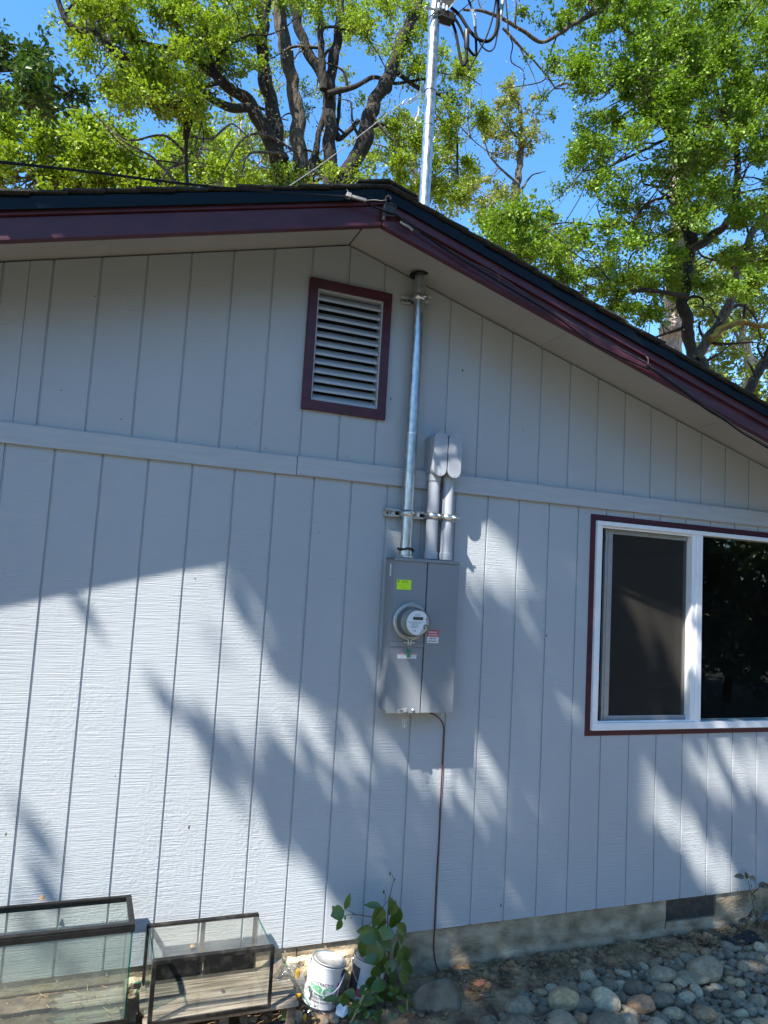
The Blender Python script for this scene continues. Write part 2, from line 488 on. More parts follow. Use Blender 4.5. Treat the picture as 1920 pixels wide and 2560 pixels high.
# ---------------------------------------------------------------- mesh builder
class MB:
    def __init__(self):
        self.v, self.f, self.mi, self.sm = [], [], [], []
    def add(self, vs, fs, mi=0, smooth=False):
        b = len(self.v)
        self.v.extend([tuple(map(float, p)) for p in vs])
        for q in fs:
            self.f.append([i + b for i in q])
            self.mi.append(mi)
            self.sm.append(smooth)
    def box(self, x0, x1, y0, y1, z0, z1, mi=0):
        vs = [(x, y, z) for z in (z0, z1) for y in (y0, y1) for x in (x0, x1)]
        self.add(vs, [(0, 2, 3, 1), (4, 5, 7, 6), (0, 1, 5, 4), (2, 6, 7, 3), (0, 4, 6, 2), (1, 3, 7, 5)], mi)
    def obox(self, c, ax, ay, az, mi=0):
        c, ax, ay, az = map(np.asarray, (c, ax, ay, az))
        vs = [c + i * ax + j * ay + k * az for k in (-1, 1) for j in (-1, 1) for i in (-1, 1)]
        self.add(vs, [(0, 2, 3, 1), (4, 5, 7, 6), (0, 1, 5, 4), (2, 6, 7, 3), (0, 4, 6, 2), (1, 3, 7, 5)], mi)
    def bar(self, a, b, wd, th, up=(0, 0, 1), mi=0):
        a, b = np.asarray(a, float), np.asarray(b, float)
        d = b - a
        L = np.linalg.norm(d)
        d = d / L
        s = np.cross(d, up)
        s = s / np.linalg.norm(s)
        u = np.cross(s, d)
        self.obox((a + b) / 2, d * L / 2, s * wd / 2, u * th / 2, mi)
    def tube(self, pts, r, n=10, mi=0, caps=True, smooth=True):
        P = np.array([np.asarray(p, float) for p in pts])
        k = len(P)
        R = np.full(k, r, float) if np.isscalar(r) else np.asarray(r, float)
        T = np.gradient(P, axis=0)
        T /= (np.linalg.norm(T, axis=1, keepdims=True) + 1e-12)
        ref = np.array([0, 0, 1.0]) if abs(T[0][2]) < 0.9 else np.array([1.0, 0, 0])
        u = np.cross(T[0], ref)
        u /= np.linalg.norm(u)
        vs = []
        for i in range(k):
            u = u - T[i] * (u @ T[i])
            u /= (np.linalg.norm(u) + 1e-12)
            w_ = np.cross(T[i], u)
            for j in range(n):
                a = 2 * math.pi * j / n
                vs.append(P[i] + R[i] * (math.cos(a) * u + math.sin(a) * w_))
        fs = [(i * n + j, i * n + (j + 1) % n, (i + 1) * n + (j + 1) % n, (i + 1) * n + j) for i in range(k - 1) for j in range(n)]
        self.add(vs, fs, mi, smooth)
        if caps:
            self.add(vs[:n], [tuple(range(n))[::-1]], mi)
            self.add(vs[-n:], [tuple(range(n))], mi)
    def lathe(self, prof, o, axis=(0, 0, 1), n=40, mi=0, smooth=True, close=False):
        o = np.asarray(o, float)
        a = np.asarray(axis, float)
        a /= np.linalg.norm(a)
        ref = np.array([1.0, 0, 0]) if abs(a[0]) < 0.9 else np.array([0, 0, 1.0])
        u = ref - a * (ref @ a)
        u /= np.linalg.norm(u)
        w_ = np.cross(a, u)
        vs = []
        for r, h in prof:
            for j in range(n):
                t = 2 * math.pi * j / n
                vs.append(o + a * h + r * (math.cos(t) * u + math.sin(t) * w_))
        k = len(prof)
        fs = [(i * n + j, i * n + (j + 1) % n, (i + 1) * n + (j + 1) % n, (i + 1) * n + j) for i in range(k - 1) for j in range(n)]
        self.add(vs, fs, mi, smooth)
    def prism(self, poly, y0, y1, mi=0):
        """poly in (x, z), extruded along y"""
        n = len(poly)
        vs = [(p[0], y0, p[1]) for p in poly] + [(p[0], y1, p[1]) for p in poly]
        fs = [tuple(range(n)), tuple(range(2 * n - 1, n - 1, -1))]
        fs += [(i, (i + 1) % n + 0, (i + 1) % n + n, i + n)[::-1] for i in range(n)]
        self.add(vs, fs, mi)
    def disc(self, c, r, axis=(0, -1, 0), n=32, mi=0):
        self.lathe([(r, 0), (1e-5, 0)], c, axis, n, mi, False)
    def build(self, name, mats, parent=None, bevel=0.0, seg=2, angle=35, recalc=True):
        me = bpy.data.meshes.new(name)
        me.from_pydata(self.v, [], self.f)
        if not isinstance(mats, (list, tuple)):
            mats = [mats]
        for k in mats:
            me.materials.append(M[k])
        me.polygons.foreach_set('material_index', self.mi)
        me.polygons.foreach_set('use_smooth', self.sm)
        me.update()
        if recalc:
            import bmesh
            bm = bmesh.new()
            bm.from_mesh(me)
            bmesh.ops.remove_doubles(bm, verts=bm.verts, dist=1e-5)
            bmesh.ops.recalc_face_normals(bm, faces=bm.faces)
            bm.to_mesh(me)
            bm.free()
        if any(self.sm):
            try:
                me.set_sharp_from_angle(angle=math.radians(angle))
            except Exception:
                pass
        o = bpy.data.objects.new(name, me)
        col.objects.link(o)
        if bevel > 0:
            bv = o.modifiers.new('bevel', 'BEVEL')
            bv.width = bevel
            bv.segments = seg
            bv.limit_method = 'ANGLE'
            bv.angle_limit = math.radians(40)
        if parent is not None:
            put(o, parent)
        return o

ROOT = {}
def put(o, parent):
    o.parent = parent
    r = ROOT.get(parent.name)
    if r is not None:                     # a thing's Empty: keep the part where it was modelled
        o.location = Vector(o.location) - Vector(r)
def thing(name, loc, label, cat, group=None):
    o = bpy.data.objects.new(name, None)
    o.empty_display_size = 0.1
    col.objects.link(o)
    o.location = Vector(loc)
    ROOT[o.name] = tuple(loc)
    tag(o, label, cat, group)
    return o
def tag(o, label=None, cat=None, group=None, kind=None):
    if label: o['label'] = label
    if cat: o['category'] = cat
    if group: o['group'] = group
    if kind: o['kind'] = kind
    return o

def bulk(name, V, F, mat, parent=None, smooth=False):
    """numpy mesh: V (n,3), F list of equal length faces (m,k)"""
    me = bpy.data.meshes.new(name)
    V = np.asarray(V, np.float32)
    F = np.asarray(F, np.int32)
    mF, k = F.shape
    me.vertices.add(len(V))
    me.vertices.foreach_set('co', V.ravel())
    me.loops.add(mF * k)
    me.loops.foreach_set('vertex_index', F.ravel())
    me.polygons.add(mF)
    me.polygons.foreach_set('loop_start', np.arange(0, mF * k, k, dtype=np.int32))
    me.polygons.foreach_set('use_smooth', np.full(mF, smooth, dtype=bool))
    me.update(calc_edges=True)
    me.validate()
    me.materials.append(M[mat])
    o = bpy.data.objects.new(name, me)
    col.objects.link(o)
    if parent is not None:
        put(o, parent)
    return o

_tc = {}
def text_geo(s, bold=0.0):
    key = (s, bold)
    if key in _tc:
        return _tc[key]
    cu = bpy.data.curves.new('lettering', 'FONT')
    cu.body = s
    cu.size = 1.0
    cu.align_x = 'CENTER'
    cu.align_y = 'CENTER'
    cu.offset = bold
    cu.resolution_u = 3
    o = bpy.data.objects.new('lettering', cu)
    col.objects.link(o)
    bpy.context.view_layer.update()
    me = bpy.data.meshes.new_from_object(o.evaluated_get(bpy.context.evaluated_depsgraph_get()))
    V = np.array([v.co[:] for v in me.vertices])
    F = [tuple(p.vertices) for p in me.polygons]
    bpy.data.objects.remove(o)
    bpy.data.curves.remove(cu)
    bpy.data.meshes.remove(me)
    _tc[key] = (V, F)
    return V, F
def text(mb, s, x, y, z, h, mi, width=None, bold=0.02):
    """flat lettering on a face that looks towards -Y"""
    V, F = text_geo(s, bold)
    w0 = V[:, 0].max() - V[:, 0].min()
    sx = h if width is None else width / w0
    P = np.stack([x + V[:, 0] * sx, np.full(len(V), y), z + V[:, 1] * h], 1)
    mb.add(P, F, mi)

# ---------------------------------------------------------------- ground
def sstep(a, b, x):
    t = np.clip((np.asarray(x, float) - a) / (b - a), 0, 1)
    return t * t * (3 - 2 * t)
def ground_base(x, y):
    d = np.clip(-np.asarray(y, float), 0, 3)
    right = -0.205 - 0.10 * d
    left = -0.222 - 0.06 * d
    return left + (right - left) * sstep(1.75, 2.15, x)
def build_ground():
    xs = np.concatenate([np.linspace(-90, -3, 24), np.linspace(-2.6, -0.2, 16), np.arange(-0.1, 4.9, 0.011), np.linspace(5.1, 9, 14), np.linspace(10, 90, 24)])
    ys = np.concatenate([np.linspace(-90, -4, 24), np.linspace(-3.6, -1.2, 18), np.arange(-1.1, 0.06, 0.011), np.linspace(0.2, 4, 10), np.linspace(6, 90, 24)])
    X, Y = np.meshgrid(xs, ys)
    Z = ground_base(X, Y)
    near = (X > -0.15) & (X < 4.95) & (Y > -1.15) & (Y < 0.08)
    for i, j in zip(*np.where(near)):
        p = Vector((X[i, j], Y[i, j], 0))
        a = mnoise.fractal(p * 5.0, 1.0, 2.0, 3)
        b = mnoise.fractal(p * 22.0, 0.8, 2.0, 4)
        Z[i, j] += a * 0.010 + max(b, -0.1) * 0.010
    nx, ny = len(xs), len(ys)
    idx = np.arange(nx * ny).reshape(ny, nx)
    F = np.stack([idx[:-1, :-1], idx[:-1, 1:], idx[1:, 1:], idx[1:, :-1]], -1).reshape(-1, 4)
    o = bulk('ground', np.stack([X, Y, Z], -1).reshape(-1, 3), F, 'yard_ground', smooth=True)
    tag(o, kind='structure')
build_ground()
def gz(x, y):
    return float(ground_base(x, y))

# ---------------------------------------------------------------- the house
RXG, ZR = 1.328, 3.57                # ridge position, underside at the wall
SLL, SLR = 0.277, 0.288
XL, XR, YB = -5.2, 7.6, 8.5          # extent of the house
def zsoff(x):
    return ZR + SLL * (x - RXG) if x < RXG else ZR - SLR * (x - RXG)
def zfas(x):
    return 3.449 + 0.2797 * (x - RXG) if x < RXG else 3.449 - 0.2915 * (x - RXG)

house = thing('house', (1.3, 0, -0.3), 'pale grey board sided house gable end with dark maroon trim and black shingle roof', 'house')

def siding(xa, xb, zlo, zhi, grooves, holes, yf=0.0, gw=0.0055, gd=0.007, seams=()):
    mb = MB()
    prof = [(xa, yf)]
    ev = sorted([(g, gw, gd) for g in grooves] + [(s_, 0.0013, 0.006) for s_ in seams])
    for g, ww, dd in ev:
        if xa + 0.02 < g < xb - 0.02:
            prof += [(g - ww, yf), (g - ww + 0.0012 * (ww > 0.002), yf + dd), (g + ww - 0.0012 * (ww > 0.002), yf + dd), (g + ww, yf)]
    prof.append((xb, yf))
    cuts = sorted(set([h[0] for h in holes] + [h[1] for h in holes] + [RXG]))
    out = [prof[0]]
    for p, q in zip(prof[:-1], prof[1:]):
        for c in cuts:
            if p[0] + 1e-4 < c < q[0] - 1e-4:
                t = (c - p[0]) / (q[0] - p[0])
                out.append((c, p[1] + t * (q[1] - p[1])))
        out.append(q)
    for p, q in zip(out[:-1], out[1:]):
        mid = (p[0] + q[0]) / 2
        hs = [h for h in holes if h[0] < mid < h[1]]
        spans = [(None, None)]
        zl = lambda x: zlo(x) if callable(zlo) else zlo
        zh = lambda x: zhi(x) if callable(zhi) else zhi
        if hs:
            h = hs[0]
            segs = [((zl(p[0]), zl(q[0])), (h[2], h[2])), ((h[3], h[3]), (zh(p[0]), zh(q[0])))]
        else:
            segs = [((zl(p[0]), zl(q[0])), (zh(p[0]), zh(q[0])))]
        for lo, hi in segs:
            mb.add([(p[0], p[1], lo[0]), (q[0], q[1], lo[1]), (q[0], q[1], hi[1]), (p[0], p[1], hi[0])], [(0, 1, 2, 3)], 0)
    # bottom lip, 11 mm sheet thickness
    for p, q in zip(out[:-1], out[1:]):
        zb = (zlo(p[0]) if callable(zlo) else zlo)
        mb.add([(p[0], p[1], zb), (q[0], q[1], zb), (q[0], 0.012, zb), (p[0], 0.012, zb)], [(3, 2, 1, 0)], 0)
    return mb
S8 = 0.2032
WIN = (2.968, 4.52, 1.0, 2.222)
low = siding(XL + 0.35, XR - 0.35, 0.0, 2.31, [S8 * k for k in range(-23, 36)], [WIN])
low.build('lower_siding', 'siding_paint', house, recalc=False)
VENT = (1.165, 1.54, 2.685, 3.295)
up = siding(XL + 0.35, XR - 0.35, 2.35, lambda x: zsoff(x) - 0.010, [0.0 + 0.1167 + S8 * (k - 1) - 0.0 for k in range(-22, 36)], [VENT], seams=(at(40, 800)[0],))
up.build('upper_siding', 'siding_paint_upper', house, recalc=False)

# belly band in two lengths butted beside the vent, a little out of line
mb = MB()
mb.box(XL + 0.35, 1.119, -0.020, 0.0, 2.293, 2.386)
o = mb.build('trim_band', 'band_paint', house, bevel=0.002)
mb = MB()
mb.box(1.122, XR - 0.35, -0.022, 0.0, 2.296, 2.392)
o = mb.build('trim_band', 'band_paint', house, bevel=0.002)

for (x, y) in ((132, 843), (512, 965), (575, 968), (752, 988), (421, 1249), (553, 916), (205, 640), (262, 905), (690, 1150), (1130, 930), (1390, 1020)):
    nb_ = MB()
    q = at(x, y, -0.0012 if not (950 < y < 1000) else -0.0235)
    nb_.lathe([(0.0034, 0.0), (0.0028, 0.0006), (0.0001, 0.0007)], q, (0, -1, 0), 8, 0, False)
    nb_.build('nail_head', 'rust_iron', house)

# back structure: sheathing, side and rear walls, attic floor keep the inside dark
mb = MB()
def wallquad(x0, x1, y, z0, z1):
    mb.add([(x0, y, z0), (x1, y, z0), (x1, y, z1), (x0, y, z1)], [(0, 1, 2, 3)])
mb.box(XL + 0.35, XL + 0.45, 0.02, YB, -0.3, 1.9)
mb.box(XR - 0.45, XR - 0.35, 0.02, YB, -0.3, 1.75)
mb.box(XL + 0.35, XR - 0.35, YB, YB + 0.1, -0.3, 2.2)
mb.build('side_wall', 'siding_paint', house)

# foundation
mb = MB()
FV = (3.565, 3.955, -0.135, 0.003)
for x0, x1, z0, z1 in ((XL + 0.37, FV[0], -0.6, 0.004), (FV[1], XR - 0.37, -0.6, 0.004), (FV[0], FV[1], -0.6, FV[2])):
    mb.box(x0, x1, 0.012, 0.2, z0, z1)
mb.build('foundation', 'concrete', house)
# crack: a thin dark jagged groove filler
mb = MB()
Z7 = view(1140, 2160, 2.127)
for a, b in (((1116, 300), (1112, 335)), ((1112, 335), (1098, 360)), ((1098, 360), (1092, 385))):
    mb.bar(Z7(*a, 0.0115), Z7(*b, 0.0115), 0.002, 0.004, up=(0, 1, 0))
mb.build('foundation_crack', 'dark_void', house)
mb = MB()
Z6 = view(640, 2160, 2.9625)
for a, b in (((303, 625), (296, 665)), ((296, 665), (300, 700)), ((300, 700), (318, 728))):
    mb.bar(Z6(*a, 0.0115), Z6(*b, 0.0115), 0.002, 0.005, up=(0, 1, 0))
mb.build('foundation_crack', 'dark_void', house)
# rough spalled footing face on the left, where the concrete is raw
def rough_slab(x0, x1, z0, z1, y, depth, nx, nz, seed):
    mbx = MB()
    vs = []
    for j in range(nz + 1):
        for i in range(nx + 1):
            x = x0 + (x1 - x0) * i / nx
            top = z1 + 0.012 * mnoise.noise(Vector((x * 18, seed, 0)))
            z = z0 + (top - z0) * j / nz
            d = depth * (0.75 + 0.6 * mnoise.fractal(Vector((x * 16, z * 16, seed)), 1.0, 2.0, 4))
            if j == nz or i in (0, nx): d = 0
            vs.append((x, y - max(d, 0), z))
    fs = [(j * (nx + 1) + i, j * (nx + 1) + i + 1, (j + 1) * (nx + 1) + i + 1, (j + 1) * (nx + 1) + i) for j in range(nz) for i in range(nx)]
    mbx.add(vs, fs, 0, True)
    return mbx
rough_slab(0.50, 1.60, -0.36, -0.052, 0.0125, 0.035, 90, 26, 3.0).build('footing_face', 'concrete_raw', house, angle=60)
rough_slab(2.02, 4.9, -0.30, -0.165, 0.0125, 0.010, 160, 10, 8.0).build('footing_face', 'concrete', house, angle=60)

# crawl space vent
v = MB()
v.box(FV[0] + 0.004, FV[1] - 0.004, 0.03, 0.032, FV[2] + 0.004, -0.002)
fv = v.build('foundation_vent', 'mesh_screen', house)
v = MB()
for k in range(58):
    x = FV[0] + 0.006 + k * 0.0066
    v.box(x, x + 0.0011, 0.022, 0.0232, FV[2] + 0.003, -0.002)
for k in range(21):
    z = FV[2] + 0.004 + k * 0.0064
    v.box(FV[0] + 0.004, FV[1] - 0.004, 0.0235, 0.0245, z, z + 0.0011)
put(v.build('vent_mesh', 'strut_steel'), fv)
v = MB()
v.box(FV[0], FV[1], 0.19, 0.2, FV[2], 0.0)
put(v.build('vent_recess', 'dark_void'), fv)

# soffit boards, with open joints
def soffit(xa, xb):
    mbx = MB()
    za, zb = zsoff(xa), zsoff(xb)
    y0, y1 = -0.463, 0.06
    vs = [(xa, y0, za), (xb, y0, zb), (xb, y1, zb), (xa, y1, za)]
    vs += [(p[0], p[1], p[2] + 0.012) for p in vs]
    mbx.add(vs, [(3, 2, 1, 0), (4, 5, 6, 7), (0, 1, 5, 4), (1, 2, 6, 5), (2, 3, 7, 6), (3, 0, 4, 7)])
    return mbx
jl = view(0, 480, 1.728)(475, 268)[0]
j1 = view(960, 480, 1.728)(677, 645)[0]
j2 = view(960, 480, 1.728)(1345, 1010)[0]
cutsx = [XL, -1.4, jl, RXG - 0.004, RXG + 0.004, j1, j2, XR]
for a, b, ga in ((XL, -1.5, 0.002), (-1.5, jl, 0.0012), (jl, RXG - 0.003, 0.0012), (RXG + 0.004, j1, 0.0014), (j1, j2, 0.004), (j2, XR, 0.003)):
    soffit(a + ga / 2, b - ga / 2).build('soffit', 'soffit_paint', house)

# rake boards: a lower fascia, a narrow upper trim strip, a metal drip edge
def rake(x0, x1, dz0, dz1, y0, y1):
    mbx = MB()
    vs = [(x0, y0, zfas(x0) + dz0), (x1, y0, zfas(x1) + dz0), (x1, y0, zfas(x1) + dz1), (x0, y0, zfas(x0) + dz1)]
    vs += [(p[0], y1, p[2]) for p in vs]
    mbx.add(vs, [(0, 1, 2, 3), (7, 6, 5, 4), (0, 4, 5, 1), (1, 5, 6, 2), (2, 6, 7, 3), (3, 7, 4, 0)])
    return mbx
for a, b in ((XL, RXG - 0.001), (RXG + 0.001, XR)):
    rake(a, b, 0.0, 0.098, -0.500, -0.463).build('rake_board', 'maroon_paint', house, bevel=0.004)
    rake(a, b, 0.072 if a > 1 else 0.0985, 0.122, -0.517 if a > 1 else -0.514, -0.5005 if a > 1 else -0.463).build('rake_trim', 'maroon_paint', house, bevel=0.003)
    d = rake(a, b, 0.112, 0.168, -0.532, -0.5185)
    d.build('drip_edge', 'drip_metal', house, bevel=0.002)

# roof deck and shingles
mb = MB()
for side in (-1, 1):
    xe = XL if side < 0 else XR
    vs = []
    for y in (-0.517, YB + 0.4):
        for x in (RXG, xe):
            for dz in (0, 1):
                vs.append((x, y, zfas(x) + 0.17 if dz else max(zsoff(x) + 0.014, zfas(x) + 0.1225)))
    mb.add(vs, [(0, 2, 3, 1), (4, 5, 7, 6), (0, 1, 5, 4), (2, 6, 7, 3), (1, 3, 7, 5), (0, 4, 6, 2)])
mb.build('roof_deck', 'old_wood_dark', house)
mb = MB()
r2 = random.Random(5)
for side in (-1, 1):
    s_ = 0.2797 if side < 0 else 0.2915
    k = 0
    while True:
        d0 = k * 0.135
        if d0 > 6.6: break
        xa = RXG + side * (d0 + 0.0)
        xb = RXG + side * (d0 + 0.155 + r2.uniform(-0.004, 0.006))
        dd = 0
        yf = -0.552 + r2.uniform(-0.010, 0.008)
        vs = []
        for y, ex in ((yf, 0.0), (YB + 0.45, 0.0)):
            for x, dz in ((xa, 0.171), (xb, 0.1795)):
                for t in (0, 0.0065 + r2.uniform(0, 0.003)):
                    vs.append((x, y, 3.449 - s_ * abs(x - RXG) + dz + t))
        mb.add(vs, [(0, 2, 3, 1), (4, 5, 7, 6), (0, 1, 5, 4), (2, 6, 7, 3), (1, 3, 7, 5), (0, 4, 6, 2)])
        k += 1
y = -0.56
while y < YB:
    vs = []
    for yy in (y, y + 0.31):
        for dx in (-0.15, 0, 0.15):
            for t in (0.0, 0.007):
                zz = 3.449 - (0.2797 if dx < 0 else 0.2915) * abs(dx) + 0.190 + t + (0.004 if yy == y else 0)
                vs.append((RXG + dx, yy, zz))
    mb.add(vs, [(0, 2, 3, 1), (2, 4, 5, 3), (6, 7, 9, 8), (8, 9, 11, 10), (0, 1, 7, 6), (4, 10, 11, 5), (1, 3, 9, 7), (3, 5, 11, 9), (0, 6, 8, 2), (2, 8, 10, 4)])
    y += 0.14
mb.build('shingles', 'shingle', house)
# dry leaf litter caught along the shingle edge
mb = MB()
for k in range(150):
    x = r2.uniform(RXG - 1.9, RXG + 2.9)
    z = zfas(x) + 0.196
    a = r2.uniform(0, 6.28)
    ln = r2.uniform(0.008, 0.03)
    p = np.array([x, r2.uniform(-0.55, -0.4), z])
    mb.bar(p, p + np.array([math.cos(a), 0.5 * math.sin(a), r2.uniform(-0.1, 0.35)]) * ln, 0.004, 0.002)
tag(mb.build('leaf_debris', 'litter', house), kind='stuff')

# louvred gable vent
gv = MB()
X0, X1, Z0, Z1 = 1.122, 1.583, 2.640, 3.338
fw, fb = 0.047, 0.052
gv.box(X0, X1, -0.022, 0.0, Z0, Z0 + fb)
gv.box(X0, X1, -0.022, 0.0, Z1 - fb, Z1)
gv.box(X0, X0 + fw, -0.021, 0.0, Z0 + fb, Z1 - fb)
gv.box(X1 - fw, X1, -0.021, 0.0, Z0 + fb, Z1 - fb)
gvo = gv.build('gable_vent', 'maroon_paint', house, bevel=0.002)
s2 = MB()
a0, a1, b0, b1 = X0 + fw, X1 - fw, Z0 + fb, Z1 - fb
s2.box(a0, a0 + 0.008, -0.014, 0.05, b0, b1)
s2.box(a1 - 0.008, a1, -0.014, 0.05, b0, b1)
s2.box(a0 + 0.008, a1 - 0.008, -0.014, 0.05, b1 - 0.008, b1)
s2.box(a0 + 0.008, a1 - 0.008, -0.014, 0.05, b0, b0 + 0.006)
put(s2.build('louver_frame', 'band_paint', bevel=0.001), gvo)
nsl = 12
for k in range(nsl):
    zt = b1 - 0.012 - k * (b1 - b0 - 0.012) / nsl
    hh = (b1 - b0 - 0.012) / nsl
    sm = MB()
    # a blade leaning out at the bottom
    lowz, highz = zt - hh * 0.98, zt - hh * 0.30
    vs = [(a0 + 0.009, -0.008, lowz), (a1 - 0.009, -0.008, lowz), (a1 - 0.009, 0.034, highz), (a0 + 0.009, 0.034, highz)]
    vs += [(p[0], p[1], p[2] + 0.014) for p in vs]
    sm.add(vs, [(3, 2, 1, 0), (4, 5, 6, 7), (0, 1, 5, 4), (1, 2, 6, 5), (2, 3, 7, 6), (3, 0, 4, 7)])
    put(sm.build('louver_slat', 'band_paint', bevel=0.001), gvo)
s3 = MB()
s3.box(a0, a1, 0.06, 0.065, b0, b1)
put(s3.build('vent_backing', 'dark_void'), gvo)

# window
wn = MB()
TX0, TX1, TZ0, TZ1 = 2.934, 4.556, 0.968, 2.260
wn.box(TX0, TX1, -0.006, 0.0, TZ0, WIN[2])
wn.box(TX0, TX1, -0.006, 0.0, WIN[3], TZ1)
wn.box(TX0, WIN[0], -0.0055, 0.0, WIN[2], WIN[3])
wn.box(WIN[1], TX1, -0.0055, 0.0, WIN[2], WIN[3])
win = wn.build('window', 'maroon_paint', house)
f = MB()
fwid = 0.037
f.box(WIN[0], WIN[1], -0.026, 0.07, WIN[2], WIN[2] + 0.042)
f.box(WIN[0], WIN[1], -0.026, 0.07, WIN[3] - 0.026, WIN[3])
f.box(WIN[0], WIN[0] + fwid, -0.0255, 0.07, WIN[2] + 0.042, WIN[3] - 0.026)
f.box(WIN[1] - fwid, WIN[1], -0.0255, 0.07, WIN[2] + 0.042, WIN[3] - 0.026)
f.box(3.732, 3.778, -0.023, 0.068, WIN[2] + 0.042, WIN[3] - 0.026)
f.box(WIN[0] + fwid, 3.700, -0.012, 0.0, WIN[3] - 0.040, WIN[3] - 0.026)
f.box(WIN[0] + fwid, 3.700, -0.012, 0.0, WIN[2] + 0.042, WIN[2] + 0.052)
f.box(3.700, 3.732, -0.016, 0.066, WIN[2] + 0.042, WIN[3] - 0.026)
put(f.build('window_frame', 'vinyl', bevel=0.003), win)
s_ = MB()
sx0, sx1, sz0, sz1 = 3.066, 3.74, 1.042, 2.184
s_.box(sx0, sx1, 0.024, 0.044, sz0, sz0 + 0.033)
s_.box(sx0, sx1, 0.024, 0.044, sz1 - 0.028, sz1)
s_.box(sx0, sx0 + 0.052, 0.0235, 0.0445, sz0 + 0.033, sz1 - 0.028)
s_.box(sx1 - 0.012, sx1, 0.0235, 0.0445, sz0 + 0.033, sz1 - 0.028)
s_.box(sx0 + 0.016, sx0 + 0.020, 0.018, 0.0234, sz0 + 0.01, sz1 - 0.01)
put(s_.build('screen_frame', 'aluminium', bevel=0.0015), win)
s_ = MB()
s_.box(sx0 + 0.05, sx1 - 0.01, 0.0335, 0.0345, sz0 + 0.03, sz1 - 0.025)
put(s_.build('insect_screen', 'insect_screen'), win)
s_ = MB()
s_.box(WIN[0] + fwid, 3.735, 0.055, 0.059, WIN[2] + 0.04, WIN[3] - 0.024)
put(s_.build('pane', 'window_glass'), win)
s_ = MB()
s_.box(3.776, WIN[1] - fwid, 0.012, 0.016, WIN[2] + 0.04, WIN[3] - 0.024)
put(s_.build('pane', 'window_glass'), win)
for zz in (1.10, 2.11):
    s_ = MB()
    s_.box(3.025, 3.045, -0.004, 0.006, zz, zz + 0.03)
    put(s_.build('window_latch', 'dark_rubber', bevel=0.002), win)

# room behind the window
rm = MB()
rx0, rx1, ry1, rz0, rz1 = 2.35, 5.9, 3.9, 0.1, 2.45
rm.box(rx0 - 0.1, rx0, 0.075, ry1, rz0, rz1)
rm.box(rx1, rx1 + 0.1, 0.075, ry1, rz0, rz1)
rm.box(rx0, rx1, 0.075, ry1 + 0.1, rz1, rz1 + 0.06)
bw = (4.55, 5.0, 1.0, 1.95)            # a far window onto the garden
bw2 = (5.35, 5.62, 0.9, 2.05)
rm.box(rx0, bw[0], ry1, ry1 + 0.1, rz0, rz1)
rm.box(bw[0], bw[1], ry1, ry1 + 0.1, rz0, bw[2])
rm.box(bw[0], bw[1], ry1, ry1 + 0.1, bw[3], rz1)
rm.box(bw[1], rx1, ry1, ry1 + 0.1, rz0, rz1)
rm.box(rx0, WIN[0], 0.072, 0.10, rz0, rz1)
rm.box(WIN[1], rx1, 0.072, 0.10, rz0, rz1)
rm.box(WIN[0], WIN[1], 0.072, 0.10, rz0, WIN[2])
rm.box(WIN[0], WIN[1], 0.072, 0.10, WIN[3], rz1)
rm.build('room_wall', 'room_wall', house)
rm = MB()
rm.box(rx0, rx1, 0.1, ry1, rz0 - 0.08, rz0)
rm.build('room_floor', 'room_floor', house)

# step ladder standing in the room
lad = thing('step_ladder', (3.75, 1.5, 0.1), 'dark metal step ladder standing inside behind the left window pane', 'ladder')
ax, ay = 3.80, 1.35
for sx in (-1, 1):
    lb = MB()
    lb.bar((ax + sx * 0.22, ay - 0.45, 0.10), (ax + sx * 0.15, ay, 1.50), 0.025, 0.06, up=(0, 1, 0))
    lb.build('side_rail', 'aluminium', lad, bevel=0.002)
    lb = MB()
    lb.bar((ax + sx * 0.22, ay + 0.42, 0.10), (ax + sx * 0.14, ay + 0.04, 1.48), 0.022, 0.04, up=(0, 1, 0))
    lb.build('rear_rail', 'aluminium', lad, bevel=0.002)
for k in range(1, 5):
    t = k / 5.0
    lb = MB()
    lb.box(ax - 0.2 + 0.05 * t, ax + 0.2 - 0.05 * t, ay - 0.45 * (1 - t) - 0.04, ay - 0.45 * (1 - t) + 0.04, 0.10 + 1.4 * t, 0.125 + 1.4 * t)
    lb.build('step', 'aluminium', lad, bevel=0.002)
lb = MB()
lb.box(ax - 0.19, ax + 0.19, ay - 0.08, ay + 0.10, 1.495, 1.545)
lb.build('top_cap', 'dark_rubber', lad, bevel=0.01)

# ---------------------------------------------------------------- service mast
MX, MY, MR = 1.7215, -0.066, 0.0300
mast = thing('service_mast', (MX, MY, 1.91), 'tall galvanized steel service mast running up through the eave from the meter box', 'conduit')
mb = MB()
pts = [(MX, MY, z) for z in np.linspace(1.915, 5.25, 60)]
mb.tube(pts, MR, 28)
mb.build('pipe', 'galvanised', mast)
mb = MB()
mb.lathe([(MR + 0.001, 0), (0.041, 0.002), (0.041, 0.012), (MR + 0.001, 0.014)], (MX, MY, 1.914), n=8, smooth=False)
mb.lathe([(MR, 0), (0.035, 0.0), (0.035, 0.03), (MR, 0.03)], (MX, MY, 1.928), n=28)
mb.build('hub', 'galvanised', mast)
mb = MB()
q = []
for j in range(28):
    a = 2 * math.pi * j / 27
    q.append((MX + 0.040 * math.cos(a), MY + 0.040 * math.sin(a), 1.960 + 0.003 * math.sin(3 * a) + 0.004 * mnoise.noise(Vector((j * 1.7, 0, 0)))))
mb.tube(q, [0.006 + 0.003 * abs(mnoise.noise(Vector((j * 0.9, 2, 0)))) for j in range(28)], 7)
mb.build('sealing_band', 'dark_rubber', mast)
